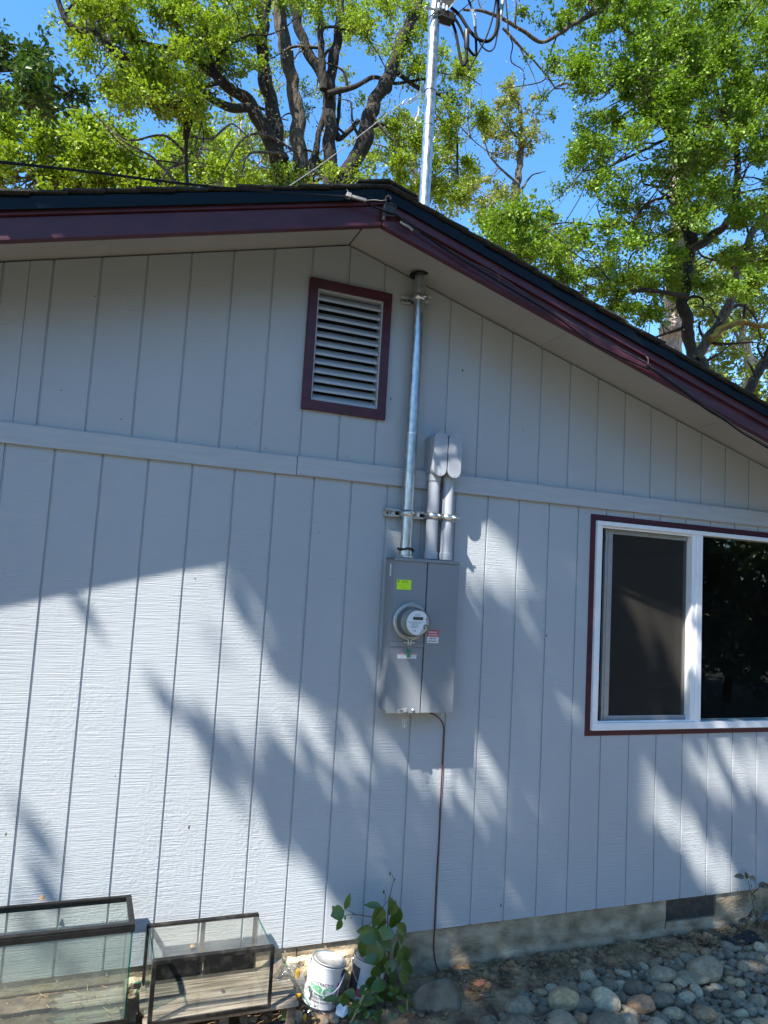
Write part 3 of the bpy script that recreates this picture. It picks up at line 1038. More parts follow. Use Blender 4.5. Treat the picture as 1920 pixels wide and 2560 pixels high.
for zz in (at(930, 190, MY)[2], at(930, 275, MY)[2], 2.57):
    mb = MB()
    mb.lathe([(MR, 0), (MR + 0.0025, 0.001), (MR + 0.0025, 0.008), (MR, 0.009)], (MX, MY, zz), n=28)
    mb.build('coupling_band', 'strut_steel', mast)
mb = MB()
mb.lathe([(MR, 0), (0.052, -0.002), (0.060, 0.0), (0.060, 0.0015), (MR, 0.012)], (MX, MY, zsoff(MX) - 0.006), n=28)
mb.lathe([(MR, 0.10), (0.055, 0.02), (0.11, 0.0)], (MX, MY, zfas(MX) + 0.185), n=28)
mb.build('roof_collar', 'drip_metal', mast)
# weatherhead above the frame, its lower skirt just in view
wh = view(1000, 0, 4.608)
mb = MB()
zb_ = wh(400, 20, MY)[2]
mb.tube([(MX, MY, zb_), (MX, MY, zb_ + 0.20)], 0.034, 24)
vs = [(MX - 0.02, zb_ + 0.02), (MX + 0.115, zb_ + 0.035), (MX + 0.135, zb_ + 0.08), (MX + 0.09, zb_ + 0.20), (MX, zb_ + 0.22), (MX - 0.05, zb_ + 0.16)]
mb.prism(vs, MY - 0.05, MY + 0.05)
mb.build('weatherhead', 'strut_steel', mast, bevel=0.008)

clamp = thing('mast_clamp', (MX, MY, zb_ - 0.05), 'steel pipe clamp with dark insulator block near the top of the mast', 'clamp')
zc = wh(400, 180, MY)[2]
mb = MB()
mb.lathe([(MR, -0.022), (MR + 0.006, -0.021), (MR + 0.006, 0.020), (MR, 0.021)], (MX, MY, zc), n=24)
mb.bar((MX - 0.075, MY - 0.038, zc - 0.004), (MX + 0.05, MY - 0.038, zc + 0.006), 0.012, 0.010)
mb.bar((MX - 0.040, MY - 0.04, zc - 0.055), (MX - 0.02, MY - 0.03, zc - 0.052), 0.006, 0.006)
mb.build('clamp_ring', 'strut_steel', clamp, bevel=0.001)
mb = MB()
mb.box(MX + 0.012, MX + 0.105, MY - 0.045, MY + 0.012, zc - 0.028, zc + 0.026)
mb.box(MX + 0.095, MX + 0.118, MY - 0.040, MY + 0.006, zc - 0.02, zc + 0.018)
mb.build('insulator_block', 'porcelain_dark', clamp, bevel=0.006)
mb = MB()
for dx, dz in ((0.0, 0.028), (0.03, 0.034), (0.05, 0.030)):
    mb.tube([(MX + dx, MY - 0.05, zc + dz - 0.02), (MX + dx, MY - 0.05, zc + dz + 0.01)], 0.006, 6)
mb.build('clamp_bolt', 'strut_steel', clamp)

def spline(P, n=40):
    P = [np.asarray(p, float) for p in P]
    P = [2 * P[0] - P[1]] + P + [2 * P[-1] - P[-2]]
    out = []
    for i in range(1, len(P) - 2):
        k = max(2, n // (len(P) - 3))
        for t in np.linspace(0, 1, k, endpoint=False):
            a, b, c, d = P[i - 1], P[i], P[i + 1], P[i + 2]
            out.append(0.5 * ((2 * b) + (-a + c) * t + (2 * a - 5 * b + 4 * c - d) * t * t + (-a + 3 * b - 3 * c + d) * t ** 3))
    out.append(P[-2])
    return out

def cable(name, P, r, mat, label, cat='cable', n=60, group=None, sides=8):
    mbx = MB()
    mbx.tube(spline(P, n), r, sides)
    return tag(mbx.build(name, mat), label, cat, group)
c5 = wh
up_a = c5(1110, 0, -0.10)
# thick loops of the service drop
L1 = thing('service_cable', tuple(c5(590, 210, -0.07)), 'thick black service cable making the lowest loop below the mast clamp, ending in a sleeve', 'cable')
mb = MB()
mb.tube(spline([c5(575, 190, -0.07), c5(640, 370, -0.08), c5(690, 640, -0.09), c5(728, 752, -0.10), c5(765, 690, -0.11), c5(770, 560, -0.115)], 50), 0.0085, 10)
mb.build('cable_sheath', 'black_cable', L1)
mb = MB()
mb.tube([c5(772, 570, -0.115), c5(768, 545, -0.115), c5(768, 360, -0.118), c5(766, 342, -0.118)], [0.011, 0.0155, 0.0155, 0.011], 12)
mb.build('splice_sleeve', 'dark_rubber', L1)
L2 = thing('service_cable', tuple(c5(640, 190, -0.07)), 'black service cable in the middle loop with a grey splice above it', 'cable')
mb = MB()
mb.tube(spline([c5(610, 180, -0.08), c5(690, 310, -0.08), c5(790, 560, -0.085), c5(860, 635, -0.09), c5(878, 560, -0.095), c5(865, 310, -0.10)], 50), 0.0075, 10)
mb.build('cable_sheath', 'black_cable', L2)
mb = MB()
mb.tube([c5(866, 315, -0.10), c5(860, 230, -0.10), c5(835, 110, -0.10)], [0.010, 0.0115, 0.010], 10)
mb.build('splice_sleeve', 'strut_steel', L2)
mb = MB()
mb.tube(spline([c5(835, 110, -0.10), c5(790, 0, -0.10), c5(600, -500, -0.3), c5(-200, -1900, -1.5)], 30), 0.006, 8)
mb.build('overhead_wire', 'black_cable', L2)
L3 = thing('service_cable', tuple(c5(600, 100, -0.07)), 'thickest black service cable curving right to a bare metal splice', 'cable')
mb = MB()
mb.tube(spline([c5(590, 90, -0.06), c5(690, 180, -0.08), c5(800, 350, -0.10), c5(900, 450, -0.12), c5(1010, 475, -0.13), c5(1090, 400, -0.14), c5(1125, 250, -0.145), c5(1130, 0, -0.15), c5(1135, -400, -0.3)], 70), 0.0095, 10)
mb.build('cable_sheath', 'black_cable', L3)
mb = MB()
mb.tube([c5(1120, 425, -0.14), c5(1150, 280, -0.14), c5(1165, 190, -0.145)], [0.004, 0.007, 0.007], 8)
mb.tube([c5(1165, 190, -0.145), c5(1168, 165, -0.145), c5(1190, 0, -0.15), c5(1215, -160, -0.16)], [0.010, 0.0135, 0.0145, 0.0145], 12)
mb.build('splice_sleeve', 'strut_steel', L3)
cable('service_wire', [c5(785, 690, -0.11), c5(782, 740, -0.112), c5(797, 797, -0.115), c5(850, 700, -0.12), c5(975, 470, -0.135), c5(1050, 270, -0.14), c5(1095, 60, -0.15), c5(1125, -200, -0.2)], 0.0048, 'black_cable', 'thin black wire hooking lowest of all under the mast cables')
cable('service_wire', [c5(880, 380, -0.10), c5(920, 490, -0.12), c5(970, 560, -0.13), c5(1035, 590, -0.135), c5(1090, 540, -0.14), c5(1115, 400, -0.145), c5(1130, 100, -0.15), c5(1150, -200, -0.2)], 0.0042, 'black_cable', 'thin black wire in a shallow curve right of the mast cables')
cable('service_wire', [c5(630, 185, -0.06), c5(750, 80, -0.06), c5(850, 0, -0.06), c5(1100, -200, -0.06)], 0.0028, 'black_cable', 'fine straight black wire rising from the mast clamp insulator')

br = thing('guy_bracket', (MX - 0.03, MY, at(925, 190, MY)[2]), 'bent galvanized strap with an eye bolt, clamped low on the mast above the roof', 'bracket')
b5 = c5
mb = MB()
A = [b5(262, 985, -0.10), b5(245, 1065, -0.10), b5(200, 1120, -0.09), b5(95, 1190, -0.08)]
for a, b in zip(A[:-1], A[1:]):
    mb.bar(a, b, 0.022, 0.006, up=(0, 1, 0))
mb.build('strap', 'strut_steel', br, bevel=0.001)
mb = MB()
zt = at(925, 190, MY)[2]
mb.lathe([(MR, -0.012), (MR + 0.004, -0.012), (MR + 0.004, 0.012), (MR, 0.012)], (MX, MY, zt - 0.005), n=24)
mb.build('band', 'strut_steel', br)
mb = MB()
e = []
for j in range(17):
    a = 2 * math.pi * j / 16
    e.append(b5(75 + 48 * math.cos(a), 1165 + 22 * math.sin(a) - 30 * math.cos(a), -0.08))
mb.tube(e, 0.003, 6)
mb.build('eye_bolt', 'strut_steel', br)
gw0 = b5(30, 1185, -0.08)
gw1 = at(600, 418, 2.6)
cable('guy_wire', [gw0, gw0 + (gw1 - gw0) * 0.5 + np.array([0, 0, -0.02]), gw1], 0.003, 'pale_cable', 'pale guy wire slanting from the mast bracket down to the roof', 'wire', 20)

# strut channels
def strut(x0, x1, zc_, label):
    t = thing('strut_channel', ((x0 + x1) / 2, 0, zc_), label, 'bracket')
    mbx = MB()
    mbx.box(x0, x1, -0.0035, -0.0005, zc_ - 0.0205, zc_ + 0.0205)
    mbx.box(x0, x1, -0.030, -0.0035, zc_ + 0.0175, zc_ + 0.0205)
    mbx.box(x0, x1, -0.030, -0.0035, zc_ - 0.0205, zc_ - 0.0175)
    mbx.box(x0, x1, -0.030, -0.0275, zc_ + 0.011, zc_ + 0.0175)
    mbx.box(x0, x1, -0.030, -0.0275, zc_ - 0.0175, zc_ - 0.011)
    mbx.build('channel', 'strut_steel', t, bevel=0.0008)
    mbx = MB()
    for k, x in enumerate(np.arange(x0 + 0.02, x1 - 0.01, 0.048)):
        mbx = MB()
        mbx.box(x, x + 0.026, -0.0042, -0.0036, zc_ - 0.006, zc_ + 0.006)
        mbx.build('slot', 'dark_void', t)
    mbx = MB()
    mbx.tube([(x0 + 0.033, -0.012, zc_), (x0 + 0.033, -0.0043, zc_)], 0.0065, 6)
    mbx.build('bolt', 'strut_steel', t)
    return t
def strap(t, x, y, z, r):
    mbx = MB()
    h = 0.016
    pr = []
    for j in range(25):
        a = math.pi + math.pi * j / 24
        pr.append((x + (r + 0.0015) * math.cos(a), y + (r + 0.0015) * math.sin(a)))
    pr = [(x - r - 0.0015, -0.02)] + pr + [(x + r + 0.0015, -0.02)]
    vs, fs = [], []
    for px, py in pr:
        vs += [(px, py, z - h), (px, py, z + h)]
    fs = [(2 * i, 2 * i + 2, 2 * i + 3, 2 * i + 1) for i in range(len(pr) - 1)]
    mbx.add(vs, fs, 0, True)
    o = mbx.build('pipe_strap', 'strut_steel', t)
    so_ = o.modifiers.new('solid', 'SOLIDIFY')
    so_.thickness = 0.002
    so_.offset = 1
    mbx = MB()
    bx, by = x + r * 0.85, y - r * 0.75
    mbx.box(bx - 0.004, bx - 0.001, by - 0.020, by + 0.012, z - 0.014, z + 0.014)
    mbx.box(bx + 0.006, bx + 0.009, by - 0.020, by + 0.012, z - 0.014, z + 0.014)
    mbx.tube([(bx - 0.016, by - 0.012, z), (bx + 0.030, by - 0.012, z)], 0.0035, 8)
    mbx.tube([(bx - 0.016, by - 0.012, z), (bx - 0.005, by - 0.012, z)], 0.007, 6)
    put(mbx.build('clamp_bolt', 'strut_steel'), o)
st1 = strut(1.607, 2.022, 2.149, 'long slotted steel strut channel behind all three conduits above the meter box')
P1X, P2X, PR = 1.868, 1.953, 0.0325
strap(st1, MX, MY, 2.149, MR)
strap(st1, P1X, -0.064, 2.147, PR)
strap(st1, P2X, -0.064, 2.145, PR)
st2 = strut(1.640, 1.800, 3.318, 'short steel strut bracket holding the mast just under the eave')
strap(st2, MX, MY, 3.326, MR)

# two grey plastic conduits with LB elbows
def lb_conduit(px, z0, z1, label, seed):
    t = thing('plastic_conduit', (px, -0.064, 1.915), label, 'conduit', 'grey conduit risers with elbow fittings')
    mbx = MB()
    mbx.tube([(px, -0.064, z) for z in np.linspace(1.918, z0 + 0.02, 12)], PR, 28)
    mbx.build('pipe', 'pvc_grey', t)
    mbx = MB()
    mbx.lathe([(PR, 0.0), (PR + 0.0055, 0.0), (PR + 0.0055, 0.036), (PR + 0.004, 0.038), (PR, 0.038)], (px, -0.064, 1.918), n=28)
    mbx.build('collar', 'pvc_grey', t)
    mbx = MB()
    mbx.lathe([(PR, -0.034), (PR + 0.004, -0.034), (PR + 0.0065, 0.004)], (px, -0.064, z0 + 0.012), n=28)
    mbx.build('collar', 'pvc_grey', t)
    hw = 0.0385
    def stad(hw_, za, zb, n=12):
        r = hw_
        P = [(px + r * math.cos(a), zb - r + r * math.sin(a)) for a in np.linspace(0, math.pi, n)]
        P += [(px + r * math.cos(a), za + r + r * math.sin(a)) for a in np.linspace(math.pi, 2 * math.pi, n)]
        return P
    mbx = MB()
    mbx.prism(stad(hw, z0, z1), -0.121, -0.002)
    mbx.build('elbow_body', 'pvc_grey', t, bevel=0.004, seg=3)
    mbx = MB()
    mbx.prism(stad(hw + 0.0008, z0 - 0.001, z1 + 0.001), -0.1285, -0.1225)
    cv = mbx.build('cover_plate', 'pvc_grey', t, bevel=0.0018, seg=2)
    for zz in (z0 + 0.010, z1 - 0.010):
        mbx = MB()
        mbx.lathe([(0.0001, 0.0016), (0.0035, 0.0014), (0.004, 0)], (px, -0.1285, zz), (0, -1, 0), 10)
        mbx.box(px - 0.0028, px + 0.0028, -0.1304, -0.1301, zz - 0.0006, zz + 0.0006, 1)
        put(mbx.build('cover_screw', ['meter_ring', 'ink']), cv)
lb_conduit(P1X, 2.357, 2.594, 'grey plastic conduit with capped elbow, the left of the pair beside the mast', 1)
lb_conduit(P2X, 2.355, 2.596, 'grey plastic conduit with capped elbow, the right of the pair nearest the window', 2)

# ---------------------------------------------------------------- meter box
PX0, PX1, PZ0, PZ1, PF = 1.640, 2.008, 1.128, 1.912, -0.127
pan = thing('meter_box', ((PX0 + PX1) / 2, 0, PZ0), 'large grey steel electric meter box mounted on the siding below the conduits', 'meter box')
mb = MB()
mb.box(PX0 + 0.004, PX1 - 0.003, -0.118, -0.0008, PZ0 + 0.004, PZ1 - 0.004)
mb.build('enclosure', 'panel_grey', pan, bevel=0.003)
mb = MB()
mb.box(PX0 - 0.003, PX1 + 0.003, -0.134, -0.0006, PZ1 - 0.003, PZ1 + 0.0005)
mb.box(PX0 - 0.003, PX1 + 0.003, -0.1345, -0.1315, PZ1 - 0.016, PZ1 - 0.003)
mb.build('top_cap', 'panel_grey', pan, bevel=0.0015)
GX = 1.8255
mb = MB()
mb.box(PX0, GX - 0.0035, PF, -0.1185, 1.4600, PZ1 - 0.017)
mb.box(PX0 - 0.0005, GX - 0.0032, PF - 0.004, PF - 0.0002, 1.4600, 1.484)
mb.box(PX0 - 0.0015, PX0 - 0.0003, PF, -0.03, 1.4600, PZ1 - 0.018)
mb.build('meter_cover', 'panel_grey', pan, bevel=0.002)
mb = MB()
mb.box(PX0, GX - 0.0035, PF, -0.1185, PZ0, 1.4585)
mb.box(PX0 - 0.0015, PX0 - 0.0003, PF, -0.03, PZ0 + 0.012, 1.4585)
lc = mb.build('lower_cover', 'panel_grey', pan, bevel=0.002)
mb = MB()
mb.box(GX + 0.0035, PX1, PF - 0.001, -0.1185, PZ0 + 0.001, PZ1 - 0.017)
mb.box(PX1 + 0.0003, PX1 + 0.0018, PF - 0.001, -0.02, PZ0 + 0.003, PZ1 - 0.018)
dr = mb.build('door', 'panel_grey', pan, bevel=0.002)
mb = MB()
mb.box(GX - 0.003, GX + 0.003, -0.1188, -0.1182, PZ0 + 0.01, PZ1 - 0.02)
mb.build('door_gap', 'dark_void', pan)
mb = MB()
mb.box(PX0 - 0.0030, PX0 - 0.0016, -0.086, -0.072, 1.815, 1.878)
mb.build('side_label', 'sticker_white', pan)
# hasp and screw
mb = MB()
hx = 1.720
mb.obox((hx, PF - 0.004, 1.141), (0.024, 0, 0.004), (0, 0.003, 0), (-0.001, 0, 0.009))
mb.obox((hx + 0.016, PF - 0.010, 1.144), (0.008, 0, 0.001), (0, 0.004, 0), (0, 0, 0.010))
mb.box(hx - 0.012, hx + 0.012, PF - 0.0085, PF - 0.0071, 1.138, 1.143, 1)
hs = mb.build('hasp', ['meter_ring', 'dark_void'], pan, bevel=0.001)
mb = MB()
mb.lathe([(0.0001, 0.006), (0.005, 0.0055), (0.0075, 0.003), (0.0075, 0)], (1.784, PF, 1.1425), (0, -1, 0), 16)
mb.box(1.784 - 0.006, 1.784 + 0.006, PF - 0.0063, PF - 0.0058, 1.1418, 1.1432, 1)
mb.build('cover_screw', ['strut_steel', 'ink'], pan)
mb = MB()
mb.tube(spline([(1.722, PF - 0.008, 1.132), (1.730, PF - 0.004, 1.12), (1.737, PF + 0.002, 1.10)], 10), 0.0012, 5)
for sx in (-0.006, 0.006):
    mb.tube([(1.737 + sx, PF, 1.098), (1.737 + sx * 1.1, PF, 1.062)], 0.0014, 5)
mb.tube([(1.731, PF, 1.062), (1.737, PF, 1.057), (1.744, PF, 1.062)], 0.0016, 5)
mb.build('wire_seal', 'pvc_grey', pan)
# stickers
mb = MB()
mb.box(1.657, 1.737, PF - 0.0008, PF - 0.0001, 1.749, 1.799, 0)
text(mb, 'ELECTRICAL', 1.702, PF - 0.0010, 1.793, 0.006, 1)
text(mb, 'INSPECTION', 1.702, PF - 0.0010, 1.7865, 0.006, 1)
for k, (a, b) in enumerate(((1.68, 1.72), (1.66, 1.73), (1.66, 1.70), (1.68, 1.727))):
    mb.box(a, b, PF - 0.0010, PF - 0.00085, 1.779 - k * 0.0068, 1.7797 - k * 0.0068, 2)
mb.lathe([(0.004, 0), (0.0001, 0)], (1.666, PF - 0.001, 1.792), (0, -1, 0), 12, 1)
mb.box(1.662, 1.670, PF - 0.0010, PF - 0.00085, 1.784, 1.787, 1)
mb.build('inspection_sticker', ['sticker_yellow', 'ink', 'ink_yellow'], pan)
mb = MB()
dF = PF - 0.001
mb.box(1.843, 1.907, dF - 0.0008, dF - 0.0001, 1.515, 1.548, 0)
mb.box(1.843, 1.907, dF - 0.0008, dF - 0.0001, 1.4825, 1.5149, 1)
text(mb, 'EMERGENCY', 1.875, dF - 0.0010, 1.5375, 0.0115, 1, 0.052, 0.03)
text(mb, 'DISCONNECT', 1.875, dF - 0.0010, 1.5245, 0.0115, 1, 0.055, 0.03)
text(mb, 'SERVICE', 1.875, dF - 0.0010, 1.5055, 0.0115, 2, 0.040, 0.03)
text(mb, 'DISCONNECT', 1.875, dF - 0.0010, 1.4915, 0.0115, 2, 0.054, 0.03)
put(mb.build('disconnect_sticker', ['sticker_red', 'sticker_white', 'ink']), dr)
mb = MB()
mb.box(1.683, 1.787, PF - 0.0008, PF - 0.0001, 1.4010, 1.4270, 0)
mb.box(1.685, 1.728, PF - 0.0010, PF - 0.00085, 1.4205, 1.4262, 1)
mb.box(1.748, 1.786, PF - 0.0010, PF - 0.00085, 1.4205, 1.4262, 1)
text(mb, 'DANGER', 1.709, PF - 0.0012, 1.4233, 0.005, 0)
text(mb, 'DANGER', 1.769, PF - 0.0012, 1.4233, 0.005, 0)
for k in range(5):
    mb.box(1.687, 1.722 - 0.003 * (k % 2), PF - 0.0010, PF - 0.00085, 1.4175 - k * 0.0032, 1.4181 - k * 0.0032, 2)
    mb.box(1.750, 1.784 - 0.004 * (k % 3 == 1), PF - 0.0010, PF - 0.00085, 1.4175 - k * 0.0032, 1.4181 - k * 0.0032, 2)
mb.prism([(1.735, 1.4235), (1.743, 1.418), (1.742, 1.408), (1.737, 1.404), (1.733, 1.408), (1.739, 1.411), (1.737, 1.417)], PF - 0.0012, PF - 0.00085, 3)
put(mb.build('warning_sticker', ['sticker_white', 'sticker_red', 'ink_blue' if 'ink_blue' in M else 'lcd', 'ink']), lc)

# the meter
mtx, mtz = 1.738, 1.588
met = MB()
met.lathe([(0.0905, 0.0), (0.0905, 0.006), (0.086, 0.010), (0.0845, 0.020), (0.079, 0.020)], (mtx, PF, mtz), (0, -1, 0), 56)
meter = met.build('meter', 'meter_ring', pan)
mb = MB()
ring = [(mtx + 0.0890 * math.cos(a), PF - 0.017, mtz + 0.0890 * math.sin(a)) for a in np.linspace(-math.pi / 2 + 0.12, 1.5 * math.pi - 0.12, 60)]
ring = [(mtx + 0.006, PF - 0.017, mtz - 0.118), (mtx + 0.006, PF - 0.017, mtz - 0.100)] + ring + [(mtx - 0.006, PF - 0.017, mtz - 0.100), (mtx - 0.006, PF - 0.017, mtz - 0.118)]
mb.tube(ring, 0.0045, 8)
mb.tube([(mtx - 0.028, PF - 0.018, mtz - 0.105), (mtx + 0.028, PF - 0.018, mtz - 0.105)], 0.0035, 8)
mb.tube([(mtx - 0.030, PF - 0.018, mtz - 0.105), (mtx - 0.020, PF - 0.018, mtz - 0.105)], 0.006, 6)
mb.tube([(mtx - 0.018, PF - 0.020, mtz + 0.090), (mtx - 0.012, PF - 0.024, mtz + 0.096), (mtx + 0.014, PF - 0.024, mtz + 0.096), (mtx + 0.020, PF - 0.020, mtz + 0.089)], 0.003, 6)
put(mb.build('ring_clamp', 'meter_ring'), meter)
mb = MB()
mb.lathe([(0.079, 0.015), (0.0765, 0.03), (0.0705, 0.105), (0.0695, 0.112), (0.0668, 0.1150), (0.0645, 0.113)], (mtx, PF, mtz), (0, -1, 0), 56)
put(mb.build('glass_dome', 'meter_glass', angle=50), meter)
mb = MB()
mb.lathe([(0.0640, 0), (0.0001, 0)], (mtx, PF - 0.1135, mtz), (0, -1, 0), 56)
put(mb.build('front_glass', 'meter_front', recalc=False), meter)
mb = MB()
mb.lathe([(0.0655, -0.060), (0.0630, 0.0)], (mtx, PF - 0.100, mtz), (0, -1, 0), 48, 5)
face = []
R_ = 0.0605
for j in range(30):
    a = math.radians(44 + (222) * j / 29)
    face.append((mtx + R_ * math.cos(a), mtz + R_ * math.sin(a)))
face += [(mtx + 0.008, mtz - 0.058), (mtx + 0.040, mtz - 0.012), (mtx + 0.048, mtz - 0.006)]
mb.prism(face, PF - 0.1060, PF - 0.1035, 0)
mb.lathe([(0.0625, 0), (0.0001, 0)], (mtx, PF - 0.1030, mtz), (0, -1, 0), 48, 5)
fy = PF - 0.1066
mb.box(mtx - 0.027, mtx + 0.028, fy, fy + 0.0004, mtz + 0.014, mtz + 0.030, 1)
mb.box(mtx - 0.056, mtx + 0.046, fy, fy + 0.0004, mtz + 0.004, mtz + 0.0047, 2)
text(mb, 'ELECTRIC', mtx, fy, mtz + 0.039, 0.006, 2, 0.030)
text(mb, 'CL200 240V 3W', mtx - 0.014, fy, mtz - 0.001, 0.006, 2, 0.062)
text(mb, 'FM 2S  kh 1.0', mtx - 0.014, fy, mtz - 0.0085, 0.006, 2, 0.034)
mb.box(mtx - 0.040, mtx + 0.004, fy, fy + 0.0004, mtz - 0.0185, mtz - 0.0165, 2)
text(mb, '34 921 907', mtx - 0.018, fy, mtz - 0.025, 0.006, 2, 0.026)
text(mb, 'kWh', mtx - 0.016, fy, mtz - 0.040, 0.0075, 2, 0.014, 0.03)
mb.lathe([(0.0001, 0.004), (0.006, 0.004), (0.008, 0)], (mtx + 0.048, PF - 0.1035, mtz + 0.020), (0, -1, 0), 16, 3)
mb.lathe([(0.0001, 0.0045), (0.0045, 0.0045), (0.0045, 0.0)], (mtx + 0.048, PF - 0.1035, mtz + 0.020), (0, -1, 0), 16, 2)
mb.lathe([(0.006, 0.001), (0.009, 0.006), (0.0115, 0.006), (0.012, 0.0)], (mtx + 0.044, PF - 0.1035, mtz - 0.018), (0, -1, 0), 20, 4)
mb.bar((mtx + 0.040, PF - 0.108, mtz - 0.014), (mtx + 0.050, PF - 0.108, mtz - 0.030), 0.004, 0.003, up=(0, 1, 0), mi=3)
put(mb.build('dial_face', ['meter_face', 'lcd', 'ink', 'sticker_white', 'rust_iron', 'meter_ring']), meter)
mb = MB()
mb.tube(spline([(mtx, PF - 0.018, mtz - 0.112), (mtx - 0.006, PF - 0.02, mtz - 0.128), (mtx - 0.003, PF - 0.018, mtz - 0.140)], 10), 0.0014, 5, 1)
mb.tube(spline([(mtx + 0.004, PF - 0.018, mtz - 0.112), (mtx + 0.006, PF - 0.02, mtz - 0.130), (mtx + 0.003, PF - 0.018, mtz - 0.142)], 10), 0.0014, 5, 1)
mb.box(mtx - 0.007, mtx + 0.006, PF - 0.020, PF - 0.009, mtz - 0.170, mtz - 0.138, 0)
mb.lathe([(0.0001, 0.012), (0.009, 0.011), (0.009, 0.0)], (mtx - 0.001, PF - 0.008, mtz - 0.172), (0, -1, 0), 14, 0)
put(mb.build('seal_tag', ['seal_green', 'pvc_grey'], bevel=0.002), meter)

# ground wire
Q4 = view(900, 1340, 3.95)
q6 = Z6
g_pts = [Q4(690, 1750, -0.05), Q4(740, 1765, -0.045), Q4(800, 1820, -0.02), Q4(828, 1890, -0.010), Q4(828, 1960, -0.008)]
g_pts += [at(953, 1700, -0.006), at(949, 1800, -0.006), at(943, 1900, -0.006), at(939, 1990, -0.006)]
g_pts += [q6(1322, 480, -0.006), q6(1316, 620, 0.008), q6(1330, 730, 0.0), q6(1362, 830, -0.03), q6(1390, 870, -0.05), q6(1400, 900, -0.05)]
cable('ground_wire', g_pts, 0.0036, 'red_wire', 'thin dark red ground wire hanging from the meter box down to the soil', 'wire', 120)

# ---------------------------------------------------------------- cables on the rake
z3 = view(840, 460, 6.38)
hook = thing('wire_hook', tuple(z3(830, 300, -0.53)), 'rusty iron hook and spike at the gable peak holding the overhead cable', 'hook')
mb = MB()
mb.tube(spline([z3(800, 290, -0.545), z3(792, 230, -0.55), z3(812, 195, -0.555), z3(845, 188, -0.56), z3(868, 212, -0.56), z3(878, 245, -0.56)], 24), 0.0035, 8)
mb.build('hook_rod', 'rust_iron', hook)
mb = MB()
mb.bar(z3(785, 320, -0.536), z3(752, 590, -0.527), 0.014, 0.018, up=(0, 1, 0))
mb.bar(z3(780, 298, -0.538), z3(905, 318, -0.538), 0.012, 0.006, up=(0, 1, 0))
mb.bar(z3(850, 330, -0.532), z3(850, 520, -0.526), 0.05, 0.012, up=(0, 1, 0))
mb.build('bracket_block', 'porcelain_dark', hook, bevel=0.003)
# far end leaves to the left, in front of the house
e0 = z3(200, 205, -0.56)
e1 = at(0, 350, -1.40)
far_ = e1 + (e1 - e0) * 3.0
def sag_pt(t, k):
    return e0 + (e1 - e0) * t - np.array([0, 0, k])
cable('overhead_cable', [far_, e1 + (e1 - e0) * 1.2, e1, sag_pt(0.6, 0.012), sag_pt(0.3, 0.010), e0], 0.0044, 'black_cable', 'black overhead cable sloping in from the left to the gable peak', 'cable', 80)
mb = MB()
a, b = z3(200, 185, -0.56), z3(480, 262, -0.555)
mb.bar(a, b, 0.012, 0.012, up=(0, 1, 0))
mb.bar(a + np.array([-0.01, 0, 0.0]), a + np.array([0.01, 0, -0.001]), 0.02, 0.026, up=(0, 1, 0))
mb.tube(spline([b, z3(620, 255, -0.555), z3(720, 268, -0.555), z3(800, 255, -0.553)], 14), 0.0025, 6)
mb.tube(spline([a, z3(190, 120, -0.56), z3(170, 90, -0.56)], 8), 0.002, 5)
tag(mb.build('wedge_clamp', 'pale_cable', bevel=0.001), 'small grey wedge clamp gripping the overhead cable beside the hook', 'clamp')
P2_ = view(960, 480, 1.728)
P7_ = view(1500, 780, 3.95)
cable('eave_cable', [z3(470, 262, -0.553), z3(600, 360, -0.545), z3(820, 445, -0.54), z3(1000, 520, -0.525), z3(1200, 660, -0.522), z3(1420, 820, -0.522),
      P2_(300, 270, -0.522), P2_(490, 385, -0.522), P2_(740, 535, -0.520), P2_(900, 650, -0.510), P2_(1130, 760, -0.515), P7_(480, 545, -0.515), P7_(830, 790, -0.51), P7_(1050, 960, -0.51), P7_(1230, 1068, -0.50), P7_(1400, 1190, -0.49), P7_(1659, 1345, -0.47), P7_(2100, 1640, -0.45)],
      0.0050, 'black_cable', 'black cable running down the right rake board and drooping over the soffit', 'cable', 160)
cable('eave_wire', [z3(860, 290, -0.54), z3(960, 345, -0.536), z3(950, 430, -0.532), z3(1020, 520, -0.528), z3(1200, 680, -0.523), z3(1400, 810, -0.522), P2_(350, 290, -0.521), P2_(500, 365, -0.521), P2_(800, 560, -0.519), P2_(1130, 735, -0.520),
      P7_(470, 520, -0.52), P7_(680, 650, -0.518), P7_(900, 810, -0.515), P7_(1060, 930, -0.512), P7_(1240, 1055, -0.505), P7_(1420, 1180, -0.495), P7_(1659, 1325, -0.475), P7_(2100, 1620, -0.455)],
      0.0026, 'dull_cable', 'thin grey wire lying beside the black cable on the right rake', 'wire', 160)
for k, p in enumerate((P2_(492, 375, -0.522), P2_(1135, 735, -0.522))):
    mb = MB()
    mb.tube(spline([p + np.array([0, 0.006, 0.03]), p + np.array([0, -0.008, 0.02]), p + np.array([0, -0.012, -0.008]), p + np.array([0.002, -0.006, -0.014])], 12), 0.0022, 6)
    tag(mb.build('cable_clip', 'rust_iron'), ['small rusty clip on the right rake board nearer the gable peak', 'small rusty clip lower on the right rake where the wires droop'][k], 'clip')
mb = MB()
mb.tube(spline([z3(1030, 610, -0.524), z3(1110, 650, -0.53), z3(1190, 700, -0.528), z3(1225, 745, -0.524)], 10), [0.006, 0.008, 0.006, 0.003], 8) if False else None
cable('wire_splice', [z3(1025, 600, -0.527), z3(1080, 640, -0.531), z3(1170, 690, -0.53), z3(1220, 740, -0.526)], 0.0055, 'pale_cable', 'silvery taped wire splice just right of the gable hook', 'splice', 12)

